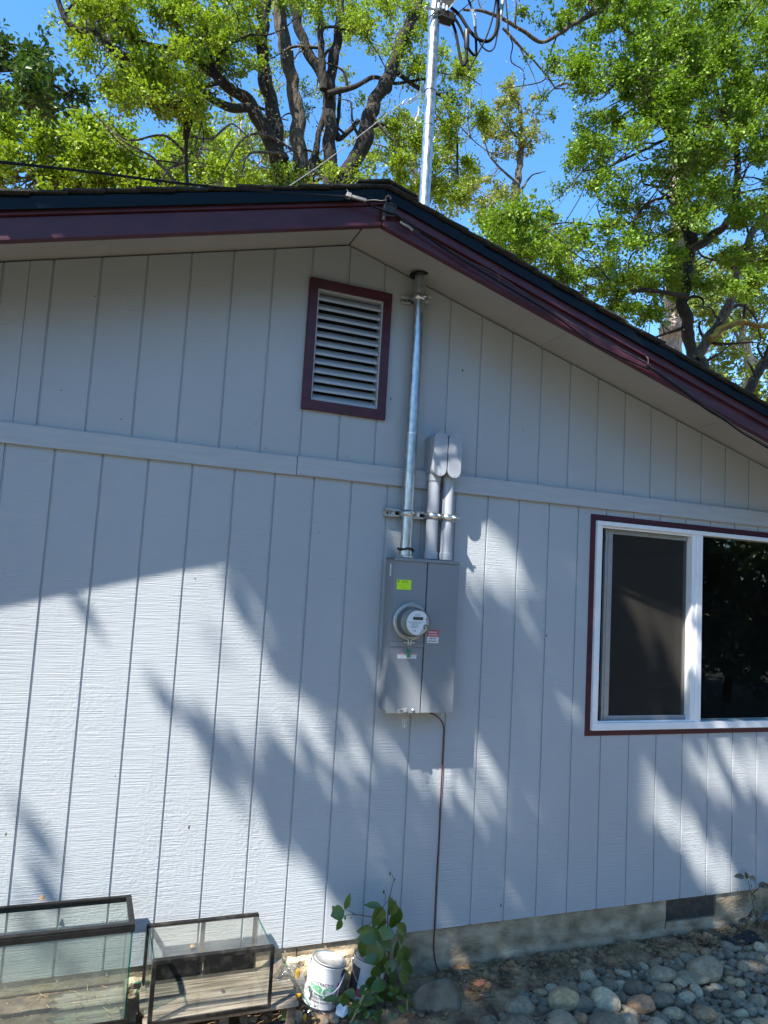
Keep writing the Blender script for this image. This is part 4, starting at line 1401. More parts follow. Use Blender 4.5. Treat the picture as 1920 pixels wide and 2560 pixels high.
# ---------------------------------------------------------------- glass tanks on wooden pallets
def pallet(x0, x1, y0, y1, zt, nb, mat, mat2, label, seed):
    t = thing('wood_pallet', ((x0 + x1) / 2, (y0 + y1) / 2, zt - 0.14), label, 'pallet', 'low pallets under the glass tanks')
    rr = random.Random(seed)
    wdt = (y1 - y0) / nb
    for k in range(nb):
        b = MB()
        b.box(x0 + rr.uniform(-0.012, 0.01), x1 + rr.uniform(-0.03, 0.02), y0 + k * wdt + 0.005, y0 + (k + 1) * wdt - 0.004, zt - 0.019, zt - 0.001 - rr.uniform(0, 0.003))
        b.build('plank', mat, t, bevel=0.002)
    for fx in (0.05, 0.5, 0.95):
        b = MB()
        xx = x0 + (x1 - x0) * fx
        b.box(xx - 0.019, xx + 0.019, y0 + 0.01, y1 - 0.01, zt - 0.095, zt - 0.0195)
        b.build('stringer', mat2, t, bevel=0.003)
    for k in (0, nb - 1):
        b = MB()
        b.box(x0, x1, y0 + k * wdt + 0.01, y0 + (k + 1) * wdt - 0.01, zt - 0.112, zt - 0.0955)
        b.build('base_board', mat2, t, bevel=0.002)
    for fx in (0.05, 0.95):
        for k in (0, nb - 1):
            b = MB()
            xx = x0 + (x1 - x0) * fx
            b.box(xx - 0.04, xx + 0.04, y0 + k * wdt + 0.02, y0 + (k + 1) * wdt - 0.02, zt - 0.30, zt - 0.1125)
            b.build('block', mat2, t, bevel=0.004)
    return t
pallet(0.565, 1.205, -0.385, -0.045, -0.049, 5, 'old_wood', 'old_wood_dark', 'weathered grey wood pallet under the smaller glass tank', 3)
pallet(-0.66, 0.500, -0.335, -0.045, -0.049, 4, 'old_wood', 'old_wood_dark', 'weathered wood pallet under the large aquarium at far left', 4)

aq = thing('aquarium', (0.0, -0.2, -0.047), 'large dusty glass aquarium with black rim against the wall at far left', 'aquarium')
ax0, ax1, ay0, ay1, az0, az1 = -0.52, 0.494, -0.352, -0.052, -0.047, 0.335
mb = MB()
for (a, b, c, d) in ((ax0, ax1, ay0, ay0 + 0.022), (ax0, ax1, ay1 - 0.022, ay1), (ax0, ax0 + 0.022, ay0 + 0.022, ay1 - 0.022), (ax1 - 0.022, ax1, ay0 + 0.022, ay1 - 0.022)):
    mb.box(a, b, c, d, az1 - 0.008, az1)
for (a, b, c, d) in ((ax0 - 0.002, ax1 + 0.002, ay0 - 0.002, ay0 + 0.003), (ax0 - 0.002, ax1 + 0.002, ay1 - 0.003, ay1 + 0.002), (ax0 - 0.002, ax0 + 0.003, ay0 + 0.003, ay1 - 0.003), (ax1 - 0.003, ax1 + 0.002, ay0 + 0.003, ay1 - 0.003)):
    mb.box(a, b, c, d, az1 - 0.030, az1 - 0.0082)
mb.build('top_rim', 'tank_rim', aq, bevel=0.0015)
mb = MB()
for (a, b, c, d) in ((ax0, ax1, ay0, ay0 + 0.006), (ax0, ax1, ay1 - 0.006, ay1), (ax0, ax0 + 0.006, ay0 + 0.006, ay1 - 0.006), (ax1 - 0.006, ax1, ay0 + 0.006, ay1 - 0.006)):
    mb.box(a - 0.002 * (a == ax0), b + 0.002 * (b == ax1), c - 0.002 * (c == ay0), d + 0.002 * (d == ay1), az0, az0 + 0.018)
mb.build('bottom_rim', 'tank_rim', aq, bevel=0.0015)
for (a, b, c, d) in ((ax0 + 0.003, ax1 - 0.011, ay0 + 0.004, ay0 + 0.010), (ax0 + 0.003, ax1 - 0.011, ay1 - 0.010, ay1 - 0.004), (ax0 + 0.004, ax0 + 0.010, ay0 + 0.0105, ay1 - 0.0105), (ax1 - 0.0105, ax1 - 0.0045, ay0 + 0.0105, ay1 - 0.0105)):
    mb = MB()
    mb.box(a, b, c, d, az0 + 0.0185, az1 - 0.0085)
    mb.build('glass_pane', 'tank_glass', aq)
for yy in (ay0 + 0.004, ay1 - 0.010):
    mb = MB()
    mb.box(ax1 - 0.0108, ax1 - 0.0044, yy, yy + 0.006, az0 + 0.019, az1 - 0.009)
    mb.build('corner_edge', 'tank_edge', aq)
mb = MB()
mb.box(ax0 + 0.011, ax1 - 0.011, ay0 + 0.011, ay1 - 0.011, az0 + 0.006, az0 + 0.012)
mb.build('floor_pane', 'tank_glass', aq)
# dried residue on the tank floor
vs, fs = [], []
nx, ny = 120, 36
for j in range(ny + 1):
    for i in range(nx + 1):
        x = ax0 + 0.013 + (ax1 - ax0 - 0.026) * i / nx
        y = ay0 + 0.013 + (ay1 - ay0 - 0.026) * j / ny
        fade = max(0.0, 0.75 - 0.8 * (x - ax0) / (ax1 - ax0))
        vs.append((x, y, az0 + 0.0125 + fade * 0.02 * max(0, mnoise.fractal(Vector((x * 14, y * 14, 4)), 1, 2, 4) + 0.35)))
fs = [(j * (nx + 1) + i, j * (nx + 1) + i + 1, (j + 1) * (nx + 1) + i + 1, (j + 1) * (nx + 1) + i) for j in range(ny) for i in range(nx) if i / nx < 0.72 + 0.1 * mnoise.noise(Vector((j * 0.3, 1, 1)))]
mb = MB()
mb.add(vs, fs, 0, True)
for k in range(160):
    p = np.array([rnd.uniform(ax0 + 0.03, ax1 - 0.03), rnd.uniform(ay0 + 0.02, ay1 - 0.02), az0 + 0.016])
    a = rnd.uniform(0, 6.28)
    mb.bar(p, p + np.array([math.cos(a), math.sin(a), 0.2 * rnd.random()]) * rnd.uniform(0.012, 0.045), 0.0016, 0.0012, mi=1)
mb.build('residue', ['residue', 'litter'], aq)

te = thing('terrarium', (0.83, -0.22, -0.047), 'smaller glass tank with black edges lying on its side on the pallet', 'terrarium')
tx0, tx1, ty0, ty1, tz0, tz1 = 0.572, 1.074, -0.398, -0.052, -0.047, 0.202
mb = MB()
fr = 0.016
for yy0, yy1, g in ((ty0, ty0 + 0.026, fr), (ty1 - 0.026, ty1, 0.020)):
    mb = MB()
    mb.box(tx0, tx1, yy0, yy1, tz1 - 0.005, tz1)
    mb.box(tx0, tx1, yy0, yy1, tz0, tz0 + 0.005)
    mb.box(tx0, tx0 + 0.005, yy0, yy1, tz0 + 0.005, tz1 - 0.005)
    mb.box(tx1 - 0.005, tx1, yy0, yy1, tz0 + 0.005, tz1 - 0.005)
    fy0, fy1 = (yy0, yy0 + 0.004) if g == fr else (yy1 - 0.004, yy1)
    mb.box(tx0 + 0.005, tx1 - 0.005, fy0, fy1, tz1 - g, tz1 - 0.0052)
    mb.box(tx0 + 0.005, tx1 - 0.005, fy0, fy1, tz0 + 0.0052, tz0 + g)
    mb.box(tx0 + 0.0052, tx0 + g, fy0, fy1, tz0 + g, tz1 - g)
    mb.box(tx1 - g, tx1 - 0.0052, fy0, fy1, tz0 + g, tz1 - g)
    if g != fr:
        mb.box((tx0 + tx1) / 2 - 0.010, (tx0 + tx1) / 2 + 0.010, ty1 - 0.004, ty1, tz0 + 0.02, tz1 - 0.02)
    mb.build('front_rim' if g == fr else 'rear_rim', 'tank_rim_dusty', te, bevel=0.0012)
for bx in ((tx0 + 0.0055, tx1 - 0.0055, ty0 + 0.005, ty1 - 0.005, tz1 - 0.0105, tz1 - 0.0055), (tx0 + 0.0055, tx1 - 0.0055, ty0 + 0.005, ty1 - 0.005, tz0 + 0.0055, tz0 + 0.0105),
           (tx0 + 0.0055, tx0 + 0.0105, ty0 + 0.005, ty1 - 0.005, tz0 + 0.011, tz1 - 0.011), (tx1 - 0.0105, tx1 - 0.0055, ty0 + 0.005, ty1 - 0.005, tz0 + 0.011, tz1 - 0.011)):
    mb = MB()
    mb.box(*bx)
    mb.build('glass_pane', 'terrarium_glass', te)
for a_, b_ in ((tx0 + 0.012, (tx0 + tx1) / 2 - 0.012), ((tx0 + tx1) / 2 + 0.012, tx1 - 0.012)):
    mb = MB()
    mb.box(a_, b_, ty1 - 0.020, ty1 - 0.0125, tz0 + 0.012, tz0 + 0.092)
    mb.build('back_panel', 'tank_rim_dusty', te, bevel=0.001)
mb = MB()
mb.box(tx0 + 0.006, tx1 - 0.006, ty1 - 0.012, ty1 - 0.0065, tz0 + 0.011, tz1 - 0.011)
mb.build('back_pane', 'terrarium_glass', te)
mb = MB()
for xx in (tx0 + 0.0054, tx1 - 0.0106):
    mb = MB()
    mb.box(xx, xx + 0.0052, ty0 + 0.027, ty1 - 0.027, tz1 - 0.0102, tz1 - 0.0052)
    mb.build('pane_edge', 'tank_edge', te)
lf = MB()
p = view(0, 2160, 2.37)(1138, 490, -0.27)
p = natz(0 + 1138 / 2.37, 2160 + 490 / 2.37, tz1 + 0.001)
lf.add([(p[0] - 0.009, p[1], p[2]), (p[0] - 0.002, p[1] - 0.016, p[2] + 0.002), (p[0] + 0.010, p[1] - 0.008, p[2] + 0.003), (p[0] + 0.006, p[1] + 0.012, p[2] + 0.004), (p[0] - 0.004, p[1] + 0.014, p[2] + 0.001)], [(0, 1, 2, 3, 4)])
o = lf.build('fallen_leaf', 'litter')
sm_ = o.modifiers.new('solid', 'SOLIDIFY')
sm_.thickness = 0.001
tag(o, 'brown dry leaf lying on top of the smaller glass tank', 'leaf')
lf = MB()
p = view(0, 2160, 2.37)(245, 212, -0.055)
lf.add([p + np.array(q) for q in ((-0.012, 0, 0), (0.010, -0.004, 0), (0.012, 0.004, 0.012), (0.002, 0.002, 0.022), (-0.006, 0, 0.012))], [(0, 1, 2, 3, 4)])
o = lf.build('fallen_leaf', 'litter')
sm_ = o.modifiers.new('solid', 'SOLIDIFY')
sm_.thickness = 0.001
tag(o, 'small brown leaf stuck on the rear rim of the large aquarium', 'leaf')

# leaning weathered board and rubble between the pallet and the can
b = MB()
b.bar(Z6(120, 850, -0.16), Z6(190, 715, -0.06), 0.075, 0.02, up=(0.3, 1, 0.5))
tag(b.build('old_board', 'old_wood', bevel=0.003), 'short weathered board leaning on the footing right of the small tank', 'board')
b = MB()
q = [Z6(205, 1040, -0.36), Z6(270, 1115, -0.36), Z6(255, 1150, -0.36), Z6(190, 1160, -0.36)]
b.add(q + [x + np.array([0.004, 0.012, 0]) for x in q], [(0, 1, 2, 3), (7, 6, 5, 4), (0, 4, 5, 1), (1, 5, 6, 2), (2, 6, 7, 3), (3, 7, 4, 0)])
tag(b.build('leaf_shard', 'rose_leaf'), 'broad green leaf standing in the gap right of the pallet', 'leaf')

# ---------------------------------------------------------------- paint cans
def can(name, base, tilt, label, kind, face):
    bx, by, bz = base
    R, H = 0.0825, 0.192
    t = thing(name, base, label, 'paint can')
    b = MB()
    b.lathe([(0.001, 0.002), (R - 0.004, 0.002), (R - 0.002, 0), (R, 0.003), (R - 0.001, 0.006), (R - 0.0015, H - 0.012), (R + 0.0005, H - 0.010), (R - 0.001, H - 0.006)], base, n=56)
    b.build('can_body', 'can_white', t, angle=50)
    b = MB()
    b.lathe([(R - 0.001, H - 0.007), (R + 0.0018, H - 0.005), (R + 0.002, H - 0.001), (R - 0.001, H + 0.0005), (R - 0.006, H - 0.001), (R - 0.008, H - 0.006), (R - 0.011, H - 0.006)], base, n=56)
    b.build('can_rim', 'can_metal', t, angle=60)
    b = MB()
    b.lathe([(R - 0.010, H - 0.0065), (R - 0.0125, H - 0.002), (R - 0.0145, H - 0.0015), (R - 0.017, H - 0.0055), (0.001, H - 0.0058)], base, n=56)
    b.build('can_lid', 'can_lid', t, angle=60)
    # label printing wrapped round the can
    def wrap(s, ang, z, h, width, mi, bold, b):
        V, F = text_geo(s, bold)
        w0 = V[:, 0].max() - V[:, 0].min()
        th = ang + V[:, 0] * (width / w0) / R
        rr = R + 0.0004
        P = np.stack([bx + rr * np.sin(th), by - rr * np.cos(th), bz + z + V[:, 1] * h], 1)
        b.add(P, F, mi)
    def band(a0_, a1_, z0, z1, mi, b, r=0.0003):
        n = 16
        vs = []
        for i in range(n + 1):
            th = a0_ + (a1_ - a0_) * i / n
            for z in (z0, z1):
                vs.append((bx + (R + r) * math.sin(th), by - (R + r) * math.cos(th), bz + z))
        b.add(vs, [(2 * i, 2 * i + 2, 2 * i + 3, 2 * i + 1) for i in range(n)], mi, True)
    b = MB()
    if kind == 0:
        wrap('CONTRACTOR', face, 0.108, 0.019, 0.122, 0, 0.01, b)
        wrap('PRO', face + 0.03, 0.076, 0.056, 0.128, 1, 0.05, b)
        wrap('ULTISTA PRO', face + 0.06, 0.046, 0.014, 0.098, 0, 0.01, b)
        wrap('INTERIOR PRIMER', face + 0.03, 0.031, 0.011, 0.105, 0, 0.0, b)
        band(face - 0.15, face + 0.05, 0.0095, 0.015, 0, b)
        band(face + 1.0, face + 1.12, 0.02, 0.12, 2, b)
    else:
        band(face - 1.5, face - 0.75, 0.02, 0.155, 3, b)
        band(face - 0.75, face - 0.35, 0.03, 0.065, 2, b, 0.0005)
        band(face - 0.2, face + 0.6, 0.05, 0.056, 3, b)
        wrap('PAINT', face + 0.25, 0.080, 0.022, 0.07, 3, 0.03, b)
    b.build('label_print', ['can_dark_label', 'can_green', 'can_pink', 'can_dark_label'], t, recalc=False)
    # ears and wire bail
    ea = face + 1.35
    b = MB()
    ends = []
    for a in (ea, ea + math.pi):
        d = np.array([math.sin(a), -math.cos(a), 0])
        c = np.array([bx, by, bz + H - 0.035]) + d * R
        b.lathe([(0.0001, 0.006), (0.008, 0.0055), (0.010, 0.002), (0.017, 0.0015), (0.0175, 0.0)], c, d, 18)
        ends.append(c + d * 0.007)
    b.build('bail_ear', 'dark_rubber' if kind == 0 else 'can_metal', t)
    b = MB()
    mid = np.array([bx, by, bz])
    f = np.array([math.sin(face), -math.cos(face), 0])
    P = []
    for k in range(33):
        u = math.pi * k / 32
        e = (ends[0] - ends[1]) / 2
        c = (ends[0] + ends[1]) / 2
        P.append(c + e * math.cos(u) + f * (R + 0.014) * math.sin(u) ** 0.8 * 1.0 + np.array([0, 0, -0.085 * math.sin(u) ** 0.9]))
    b.tube(P, 0.0022, 8)
    b.build('bail_wire', 'can_white' if kind == 0 else 'can_metal', t)
    t.rotation_euler = tilt
    return t
can('paint_can', (1.383, -0.112, -0.205), (math.radians(2), math.radians(11), 0), 'white paint can with green lettering wrapped in clear plastic by the wall', 0, -0.48)
can('paint_can', (1.620, -0.075, -0.236), (math.radians(2), math.radians(8), 0), 'grey lidded paint can behind the leafy rose shoots', 1, -0.15)

# clear plastic bag slumped round the first can
bag = thing('plastic_bag', (1.36, -0.12, -0.27), 'crumpled clear plastic bag slumped round the foot of the white paint can', 'bag')
b = MB()
nt_, nh = 90, 34
vs = []
for j in range(nh + 1):
    for i in range(nt_ + 1):
        th = math.radians(-165 + 260 * i / nt_)
        top = 0.055 + 0.085 * max(0, math.cos(th + 1.25)) + 0.025 * mnoise.noise(Vector((th * 2.5, 0, 3)))
        h = top * j / nh
        nn = mnoise.fractal(Vector((th * 3.2, h * 26, 1.0)), 0.9, 2.0, 4)
        r = 0.097 + 0.022 * nn + 0.02 * (1 - j / nh) ** 2 + 0.012 * max(0, math.cos(th + 1.4))
        vs.append((1.388 + h * 0.19 + r * math.sin(th), -0.112 - r * math.cos(th), -0.212 + h))
fs = [(j * (nt_ + 1) + i, j * (nt_ + 1) + i + 1, (j + 1) * (nt_ + 1) + i + 1, (j + 1) * (nt_ + 1) + i) for j in range(nh) for i in range(nt_)]
b.add(vs, fs, 0, True)
b.build('wrap', 'plastic_bag', bag, angle=180)
b = MB()
c = Z6(255, 880, -0.20)
vs = []
nu, nv = 40, 26
for j in range(nv + 1):
    for i in range(nu):
        a, e = 2 * math.pi * i / nu, math.pi * (j / nv - 0.5)
        d = np.array([math.cos(a) * math.cos(e), math.sin(a) * math.cos(e), math.sin(e)])
        n_ = 1 + 0.55 * mnoise.fractal(Vector(d * 2.2 + np.array([4, 1, 2])), 0.8, 2.1, 4)
        vs.append(c + d * np.array([0.058, 0.045, 0.068]) * n_)
fs = [(j * nu + i, j * nu + (i + 1) % nu, (j + 1) * nu + (i + 1) % nu, (j + 1) * nu + i) for j in range(nv) for i in range(nu)]
b.add(vs, fs, 0, True)
b.build('loose_end', 'plastic_bag', bag, angle=180)
for (x, y, Y, w_, h_) in ((308, 812, -0.21, 0.013, 0.026), (305, 975, -0.235, 0.026, 0.010), (360, 1135, -0.24, 0.010, 0.016), (590, 1115, -0.22, 0.010, 0.012)):
    b = MB()
    c = Z6(x, y, Y)
    b.add([c + np.array([dx * w_, dy, dz * h_]) for dx, dy, dz in ((-1, 0, -0.4), (0, -0.004, -1), (1, 0.002, -0.3), (0.8, -0.003, 0.6), (0, 0.003, 1), (-0.8, -0.003, 0.5))], [(0, 1, 2, 3, 4, 5)])
    o = b.build('yellow_leaf', 'dry_petal', bag)
    k_ = o.modifiers.new('solid', 'SOLIDIFY')
    k_.thickness = 0.0012
b = MB()
c = Z6(635, 1075, -0.23)
b.add([c + np.array(p_) for p_ in ((-0.03, 0, -0.02), (0.0, -0.02, -0.028), (0.034, 0, -0.02), (0.028, 0.01, 0.01), (0.01, 0.008, 0.004), (-0.004, 0.012, 0.022), (-0.022, 0.01, 0.012))], [(0, 1, 2, 3, 4, 5, 6)])
o = b.build('paper_scrap', 'sticker_white')
k_ = o.modifiers.new('solid', 'SOLIDIFY')
k_.thickness = 0.001
tag(o, 'torn white paper scrap on the ground between the can and the rose', 'paper')

# ---------------------------------------------------------------- leaves
def ico(sub):
    import bmesh
    bm = bmesh.new()
    bmesh.ops.create_icosphere(bm, subdivisions=sub, radius=1.0)
    V = np.array([v.co[:] for v in bm.verts])
    F = [tuple(v.index for v in f.verts) for f in bm.faces]
    bm.free()
    return V, F
def broad_leaf(mb, base, tip, wide, nrm, mi=0, droop=0.12, fold=0.32):
    base, tip, nrm = np.asarray(base), np.asarray(tip), np.asarray(nrm, float)
    d = tip - base
    L = np.linalg.norm(d)
    d /= L
    s = np.cross(d, nrm)
    s /= np.linalg.norm(s)
    n_ = np.cross(s, d)
    prof = [(0.0, 0.0), (0.06, 0.10), (0.18, 0.33), (0.34, 0.47), (0.5, 0.5), (0.66, 0.43), (0.82, 0.26), (0.93, 0.10), (1.0, 0.0)]
    vs = []
    for t, w_ in prof:
        c = base + d * (L * t) - n_ * (droop * L * t * t)
        vs += [c + s * w_ * wide + n_ * (fold * w_ * wide), c, c - s * w_ * wide + n_ * (fold * w_ * wide)]
    fs = []
    for i in range(len(prof) - 1):
        fs += [(3 * i, 3 * i + 1, 3 * i + 4, 3 * i + 3), (3 * i + 1, 3 * i + 2, 3 * i + 5, 3 * i + 4)]
    mb.add(vs, fs, mi, True)

PXM = 0.00207            # metres per photo pixel at the wall foot
rose = thing('rose_bush', (1.67, -0.22, -0.29), 'leafy green rose shoots growing in front of the second paint can', 'shrub')
leaves6 = [(605, 365, 95, 80, 200), (678, 280, 115, 36, 72), (617, 450, 82, 46, 250), (573, 332, 50, 34, 100),
           (893, 385, 165, 112, 262), (868, 305, 110, 40, 172), (1000, 300, 78, 55, 80), (1030, 405, 178, 90, 262), (805, 490, 95, 56, 205), (850, 535, 135, 98, 190),
           (965, 510, 100, 92, 250), (800, 620, 152, 78, 252), (880, 660, 172, 104, 262), (960, 590, 125, 82, 330), (1065, 550, 112, 92, 300), (1040, 640, 135, 44, 266),
           (1105, 665, 122, 62, 282), (1120, 762, 135, 52, 302), (1015, 860, 172, 62, 290), (885, 800, 92, 62, 262), (850, 880, 112, 72, 240), (905, 1010, 112, 84, 240),
           (1000, 1010, 112, 90, 272), (980, 1090, 105, 52, 252), (860, 1120, 75, 52, 220), (640, 1020, 95, 72, 200), (560, 995, 95, 36, 180), (640, 1140, 104, 46, 160),
           (710, 1100, 84, 52, 232), (1160, 1030, 82, 46, 300), (1040, 1140, 104, 62, 332), (1195, 1000, 104, 32, 0), (700, 960, 74, 52, 160), (800, 930, 74, 52, 210), (930, 780, 64, 42, 250),
           (945, 210, 30, 12, 95), (1025, 120, 30, 10, 60), (992, 70, 36, 12, 95), (705, 400, 28, 10, 270), (660, 400, 40, 14, 260)]
mb = MB()
r3 = random.Random(21)
extra6 = [(925, 450, 120, 70, 240), (1010, 330, 100, 60, 60), (880, 600, 120, 75, 220), (930, 720, 120, 75, 250), (1080, 480, 100, 64, 320), (1060, 700, 110, 62, 285), (990, 760, 110, 64, 255), (850, 700, 100, 62, 210), (1090, 840, 110, 58, 300),
          (910, 900, 110, 72, 200), (960, 960, 100, 70, 320), (1060, 960, 110, 70, 300), (830, 1010, 100, 70, 200), (770, 1050, 95, 62, 170), (910, 1120, 100, 66, 260), (1100, 1120, 90, 56, 330)]
for x, y, L_, w_, a in leaves6 + extra6:
    if L_ > 50: L_, w_ = L_ * 1.15, w_ * 1.1
    Y = -0.20 + r3.uniform(-0.05, 0.05)
    a = math.radians(a)
    hb = np.array([-math.cos(a), math.sin(a)]) * L_ / 2
    base = Z6(x + hb[0], y + hb[1], Y)
    tip = Z6(x - hb[0], y - hb[1], Y + r3.uniform(-0.03, 0.01))
    broad_leaf(mb, base, tip, w_ / 2.9625 * PXM * 1.08, (r3.uniform(-0.9, 0.6), -1, r3.uniform(-0.2, 1.6)), droop=r3.uniform(0.08, 0.35), fold=r3.uniform(0.2, 0.5))
for k in range(70):
    x, y = r3.uniform(700, 1170), r3.uniform(930, 1230)
    Y = r3.uniform(-0.34, -0.16)
    a = r3.uniform(0, 6.28)
    L_ = r3.uniform(35, 75)
    hb = np.array([-math.cos(a), math.sin(a)]) * L_ / 2
    broad_leaf(mb, Z6(x + hb[0], y + hb[1], Y), Z6(x - hb[0], y - hb[1], Y - 0.01), L_ * 0.5 / 2.9625 * PXM, (r3.uniform(-0.7, 0.7), -1, r3.uniform(0.0, 1.2)))
mb.build('foliage', 'rose_leaf', rose, recalc=False, angle=180)
mb = MB()
def st(pts, r0, r1, mi=0, Y=-0.21):
    P = spline([Z6(x, y, Y) for x, y in pts], 24)
    mb.tube(P, list(np.linspace(r0, r1, len(P))), 7, mi)
st([(945, 1230), (955, 1000), (985, 650), (976, 420), (985, 270)], 0.006, 0.0022)
st([(985, 270), (1012, 150), (1020, 110), (990, 55)], 0.0022, 0.001)
st([(955, 285), (958, 230), (950, 195)], 0.0014, 0.001)
st([(860, 1210), (880, 1000), (920, 800), (945, 640), (960, 520)], 0.0055, 0.003)
st([(968, 435), (900, 405), (840, 390), (740, 375), (655, 380)], 0.0026, 0.0016)
st([(740, 375), (690, 350), (664, 340)], 0.0016, 0.001)
st([(838, 450), (930, 330), (985, 262)], 0.002, 0.0014)
st([(800, 1230), (830, 1100), (790, 1000)], 0.004, 0.002)
st([(1010, 1230), (1030, 1050), (1070, 880)], 0.004, 0.002)
st([(690, 1200), (760, 1050), (818, 918)], 0.0065, 0.0055, 1, -0.26)
st([(1095, 1200), (1150, 1130), (1178, 1095)], 0.008, 0.0075, 1, -0.27)
st([(1120, 1160), (1118, 1060), (1122, 1000)], 0.003, 0.0025, 1, -0.25)
mb.build('stem', ['rose_stem', 'cane_tan'], rose)

plant = thing('red_shrub', tuple(Z7(1659, 400, -0.08)), 'small shrub with dark reddish leaves growing by the footing at far right', 'shrub')
mb = MB()
for pts in ([(1700, 420), (1659, 380), (1600, 290), (1575, 190), (1555, 92)], [(1575, 160), (1620, 120), (1660, 108)], [(1605, 300), (1640, 250), (1680, 200)], [(1580, 240), (1550, 280), (1520, 300)]):
    P = spline([Z7(x, y, -0.085) for x, y in pts], 16)
    mb.tube(P, list(np.linspace(0.0035, 0.0014, len(P))), 6)
mb.build('stem', 'rose_stem', plant)
mb = MB()
for x, y, L_, a in [(1508, 66, 52, 175), (1545, 62, 40, 100), (1580, 76, 48, -15), (1635, 112, 60, 10), (1655, 122, 60, -30), (1585, 178, 44, -60), (1572, 160, 30, 120), (1565, 272, 46, 250), (1552, 312, 56, 255), (1525, 300, 46, 190),
                    (1600, 268, 44, 90), (1640, 275, 60, 60), (1655, 330, 80, 260), (1600, 318, 50, 280), (1655, 240, 60, 30), (1685, 300, 70, 90), (1690, 380, 70, 200), (1640, 385, 50, 220)]:
    a = math.radians(a)
    hb = np.array([-math.cos(a), math.sin(a)]) * L_ / 2
    Y = -0.085 + r3.uniform(-0.03, 0.03)
    broad_leaf(mb, Z7(x + hb[0], y + hb[1], Y), Z7(x - hb[0], y - hb[1], Y), L_ * 0.5 / 2.127 * PXM * 1.3, (r3.uniform(-0.6, 0.4), -1, r3.uniform(0.2, 1.0)))
mb.build('foliage', 'red_leaf', plant, recalc=False, angle=180)

# ---------------------------------------------------------------- stones
SV, SF = ico(4)
stone_me = []
for k in range(9):
    V = SV.copy()
    off = Vector((k * 7.3, 2.1 * k, -k))
    d = np.array([1 + 0.26 * mnoise.noise(Vector(p) * 0.8 + off) + 0.07 * mnoise.noise(Vector(p) * 2.1 + off) for p in V])
    V = V * d[:, None]
    V = np.sign(V) * np.abs(V) ** (0.92 if k % 3 else 1.0)
    me = bpy.data.meshes.new('river_stone')
    me.from_pydata([tuple(p) for p in V], [], SF)
    me.polygons.foreach_set('use_smooth', [True] * len(SF))
    me.materials.append(M['river_stone'])
    me.update()
    stone_me.append(me)
PAL = {'grey': (0.351, 0.276, 0.175), 'dark': (0.215, 0.168, 0.107), 'pale': (0.530, 0.424, 0.272), 'red': (0.408, 0.235, 0.127), 'brown': (0.344, 0.228, 0.121), 'tan': (0.530, 0.370, 0.193), 'blue': (0.287, 0.245, 0.170)}
placed = []
GS = 'river stones heaped along the house wall'
LSMALL = 'small smooth grey river stone among the cobbles at lower right'
LMID = 'rounded grey river cobble lying in the stone bed at lower right'
def stone(x, y, rx_, ry_, rz_, rot, label, sink=0.35, lift=0.0, tone=None):
    o = bpy.data.objects.new('river_stone', rnd.choice(stone_me))
    col.objects.link(o)
    c_ = PAL[tone or rnd.choices(['grey', 'dark', 'pale', 'brown', 'tan', 'blue'], [5, 4, 2, 2, 1, 4])[0]]
    v_ = rnd.uniform(0.82, 1.18)
    o.color = (c_[0] * v_, c_[1] * v_, c_[2] * v_, 1)
    o.scale = (rx_, ry_, rz_)
    o.rotation_euler = (rnd.uniform(-0.3, 0.3), rnd.uniform(-0.3, 0.3), rot)
    o.location = (x, y, gz(x, y) + rz_ * (1 - sink) + lift)
    tag(o, label, 'stone', GS)
    placed.append((x, y, (rx_ + ry_) / 2))
big = [(340, 735, 145, 100, 'broad grey cobble above the dark one at the left end of the stone bed'), (572, 690, 150, 115, 'large round grey cobble standing highest at the left of the stone bed'), (330, 825, 165, 130, 'large dark cobble cut by the bottom edge at left end of the bed'),
       (675, 715, 100, 90, 'mid sized dark cobble wedged right of the large round grey cobble'), (790, 695, 140, 110, 'pale grey cobble just left of the reddish cobble'), (570, 805, 160, 110, 'wide grey cobble below the large round cobble'), (795, 800, 175, 115, 'biggest dark oval cobble at the bottom centre of the stone bed'),
       (665, 790, 75, 70, 'pinkish round cobble between two wide dark cobbles'), (950, 640, 100, 80, 'dark oval cobble just above the reddish cobble'), (985, 708, 120, 80, 'reddish cobble in the middle of the stone bed'), (1085, 690, 110, 70, 'flat dark cobble just right of the reddish cobble'),
       (1090, 575, 125, 75, 'long grey cobble at the top edge of the stone bed'), (1325, 535, 165, 110, 'largest grey rock at the top right of the stone bed'), (1260, 585, 150, 45, 'low flat slab stone left of the largest grey rock'), (1190, 608, 75, 45, 'pale oval stone below the flat slab stone'),
       (890, 577, 85, 38, 'small pale oval stone at the upper edge of the bed'), (870, 628, 75, 45, 'whitish grey stone just under the upper edge of the bed'), (1155, 750, 90, 65, 'pale round cobble in the middle of the stone bed'), (920, 790, 100, 85, 'pale grey cobble right of the biggest dark oval'),
       (1320, 745, 110, 70, 'brownish angular stone in the right middle of the bed'), (1115, 640, 90, 55, 'tan oval stone under the long grey cobble'), (1560, 805, 90, 70, 'pale round cobble near the lower right corner'), (175, 810, 85, 70, 'small dark stone at the far left edge of the stone bed'), (600, 650, 95, 60, 'brown stone half behind the large round cobble')]
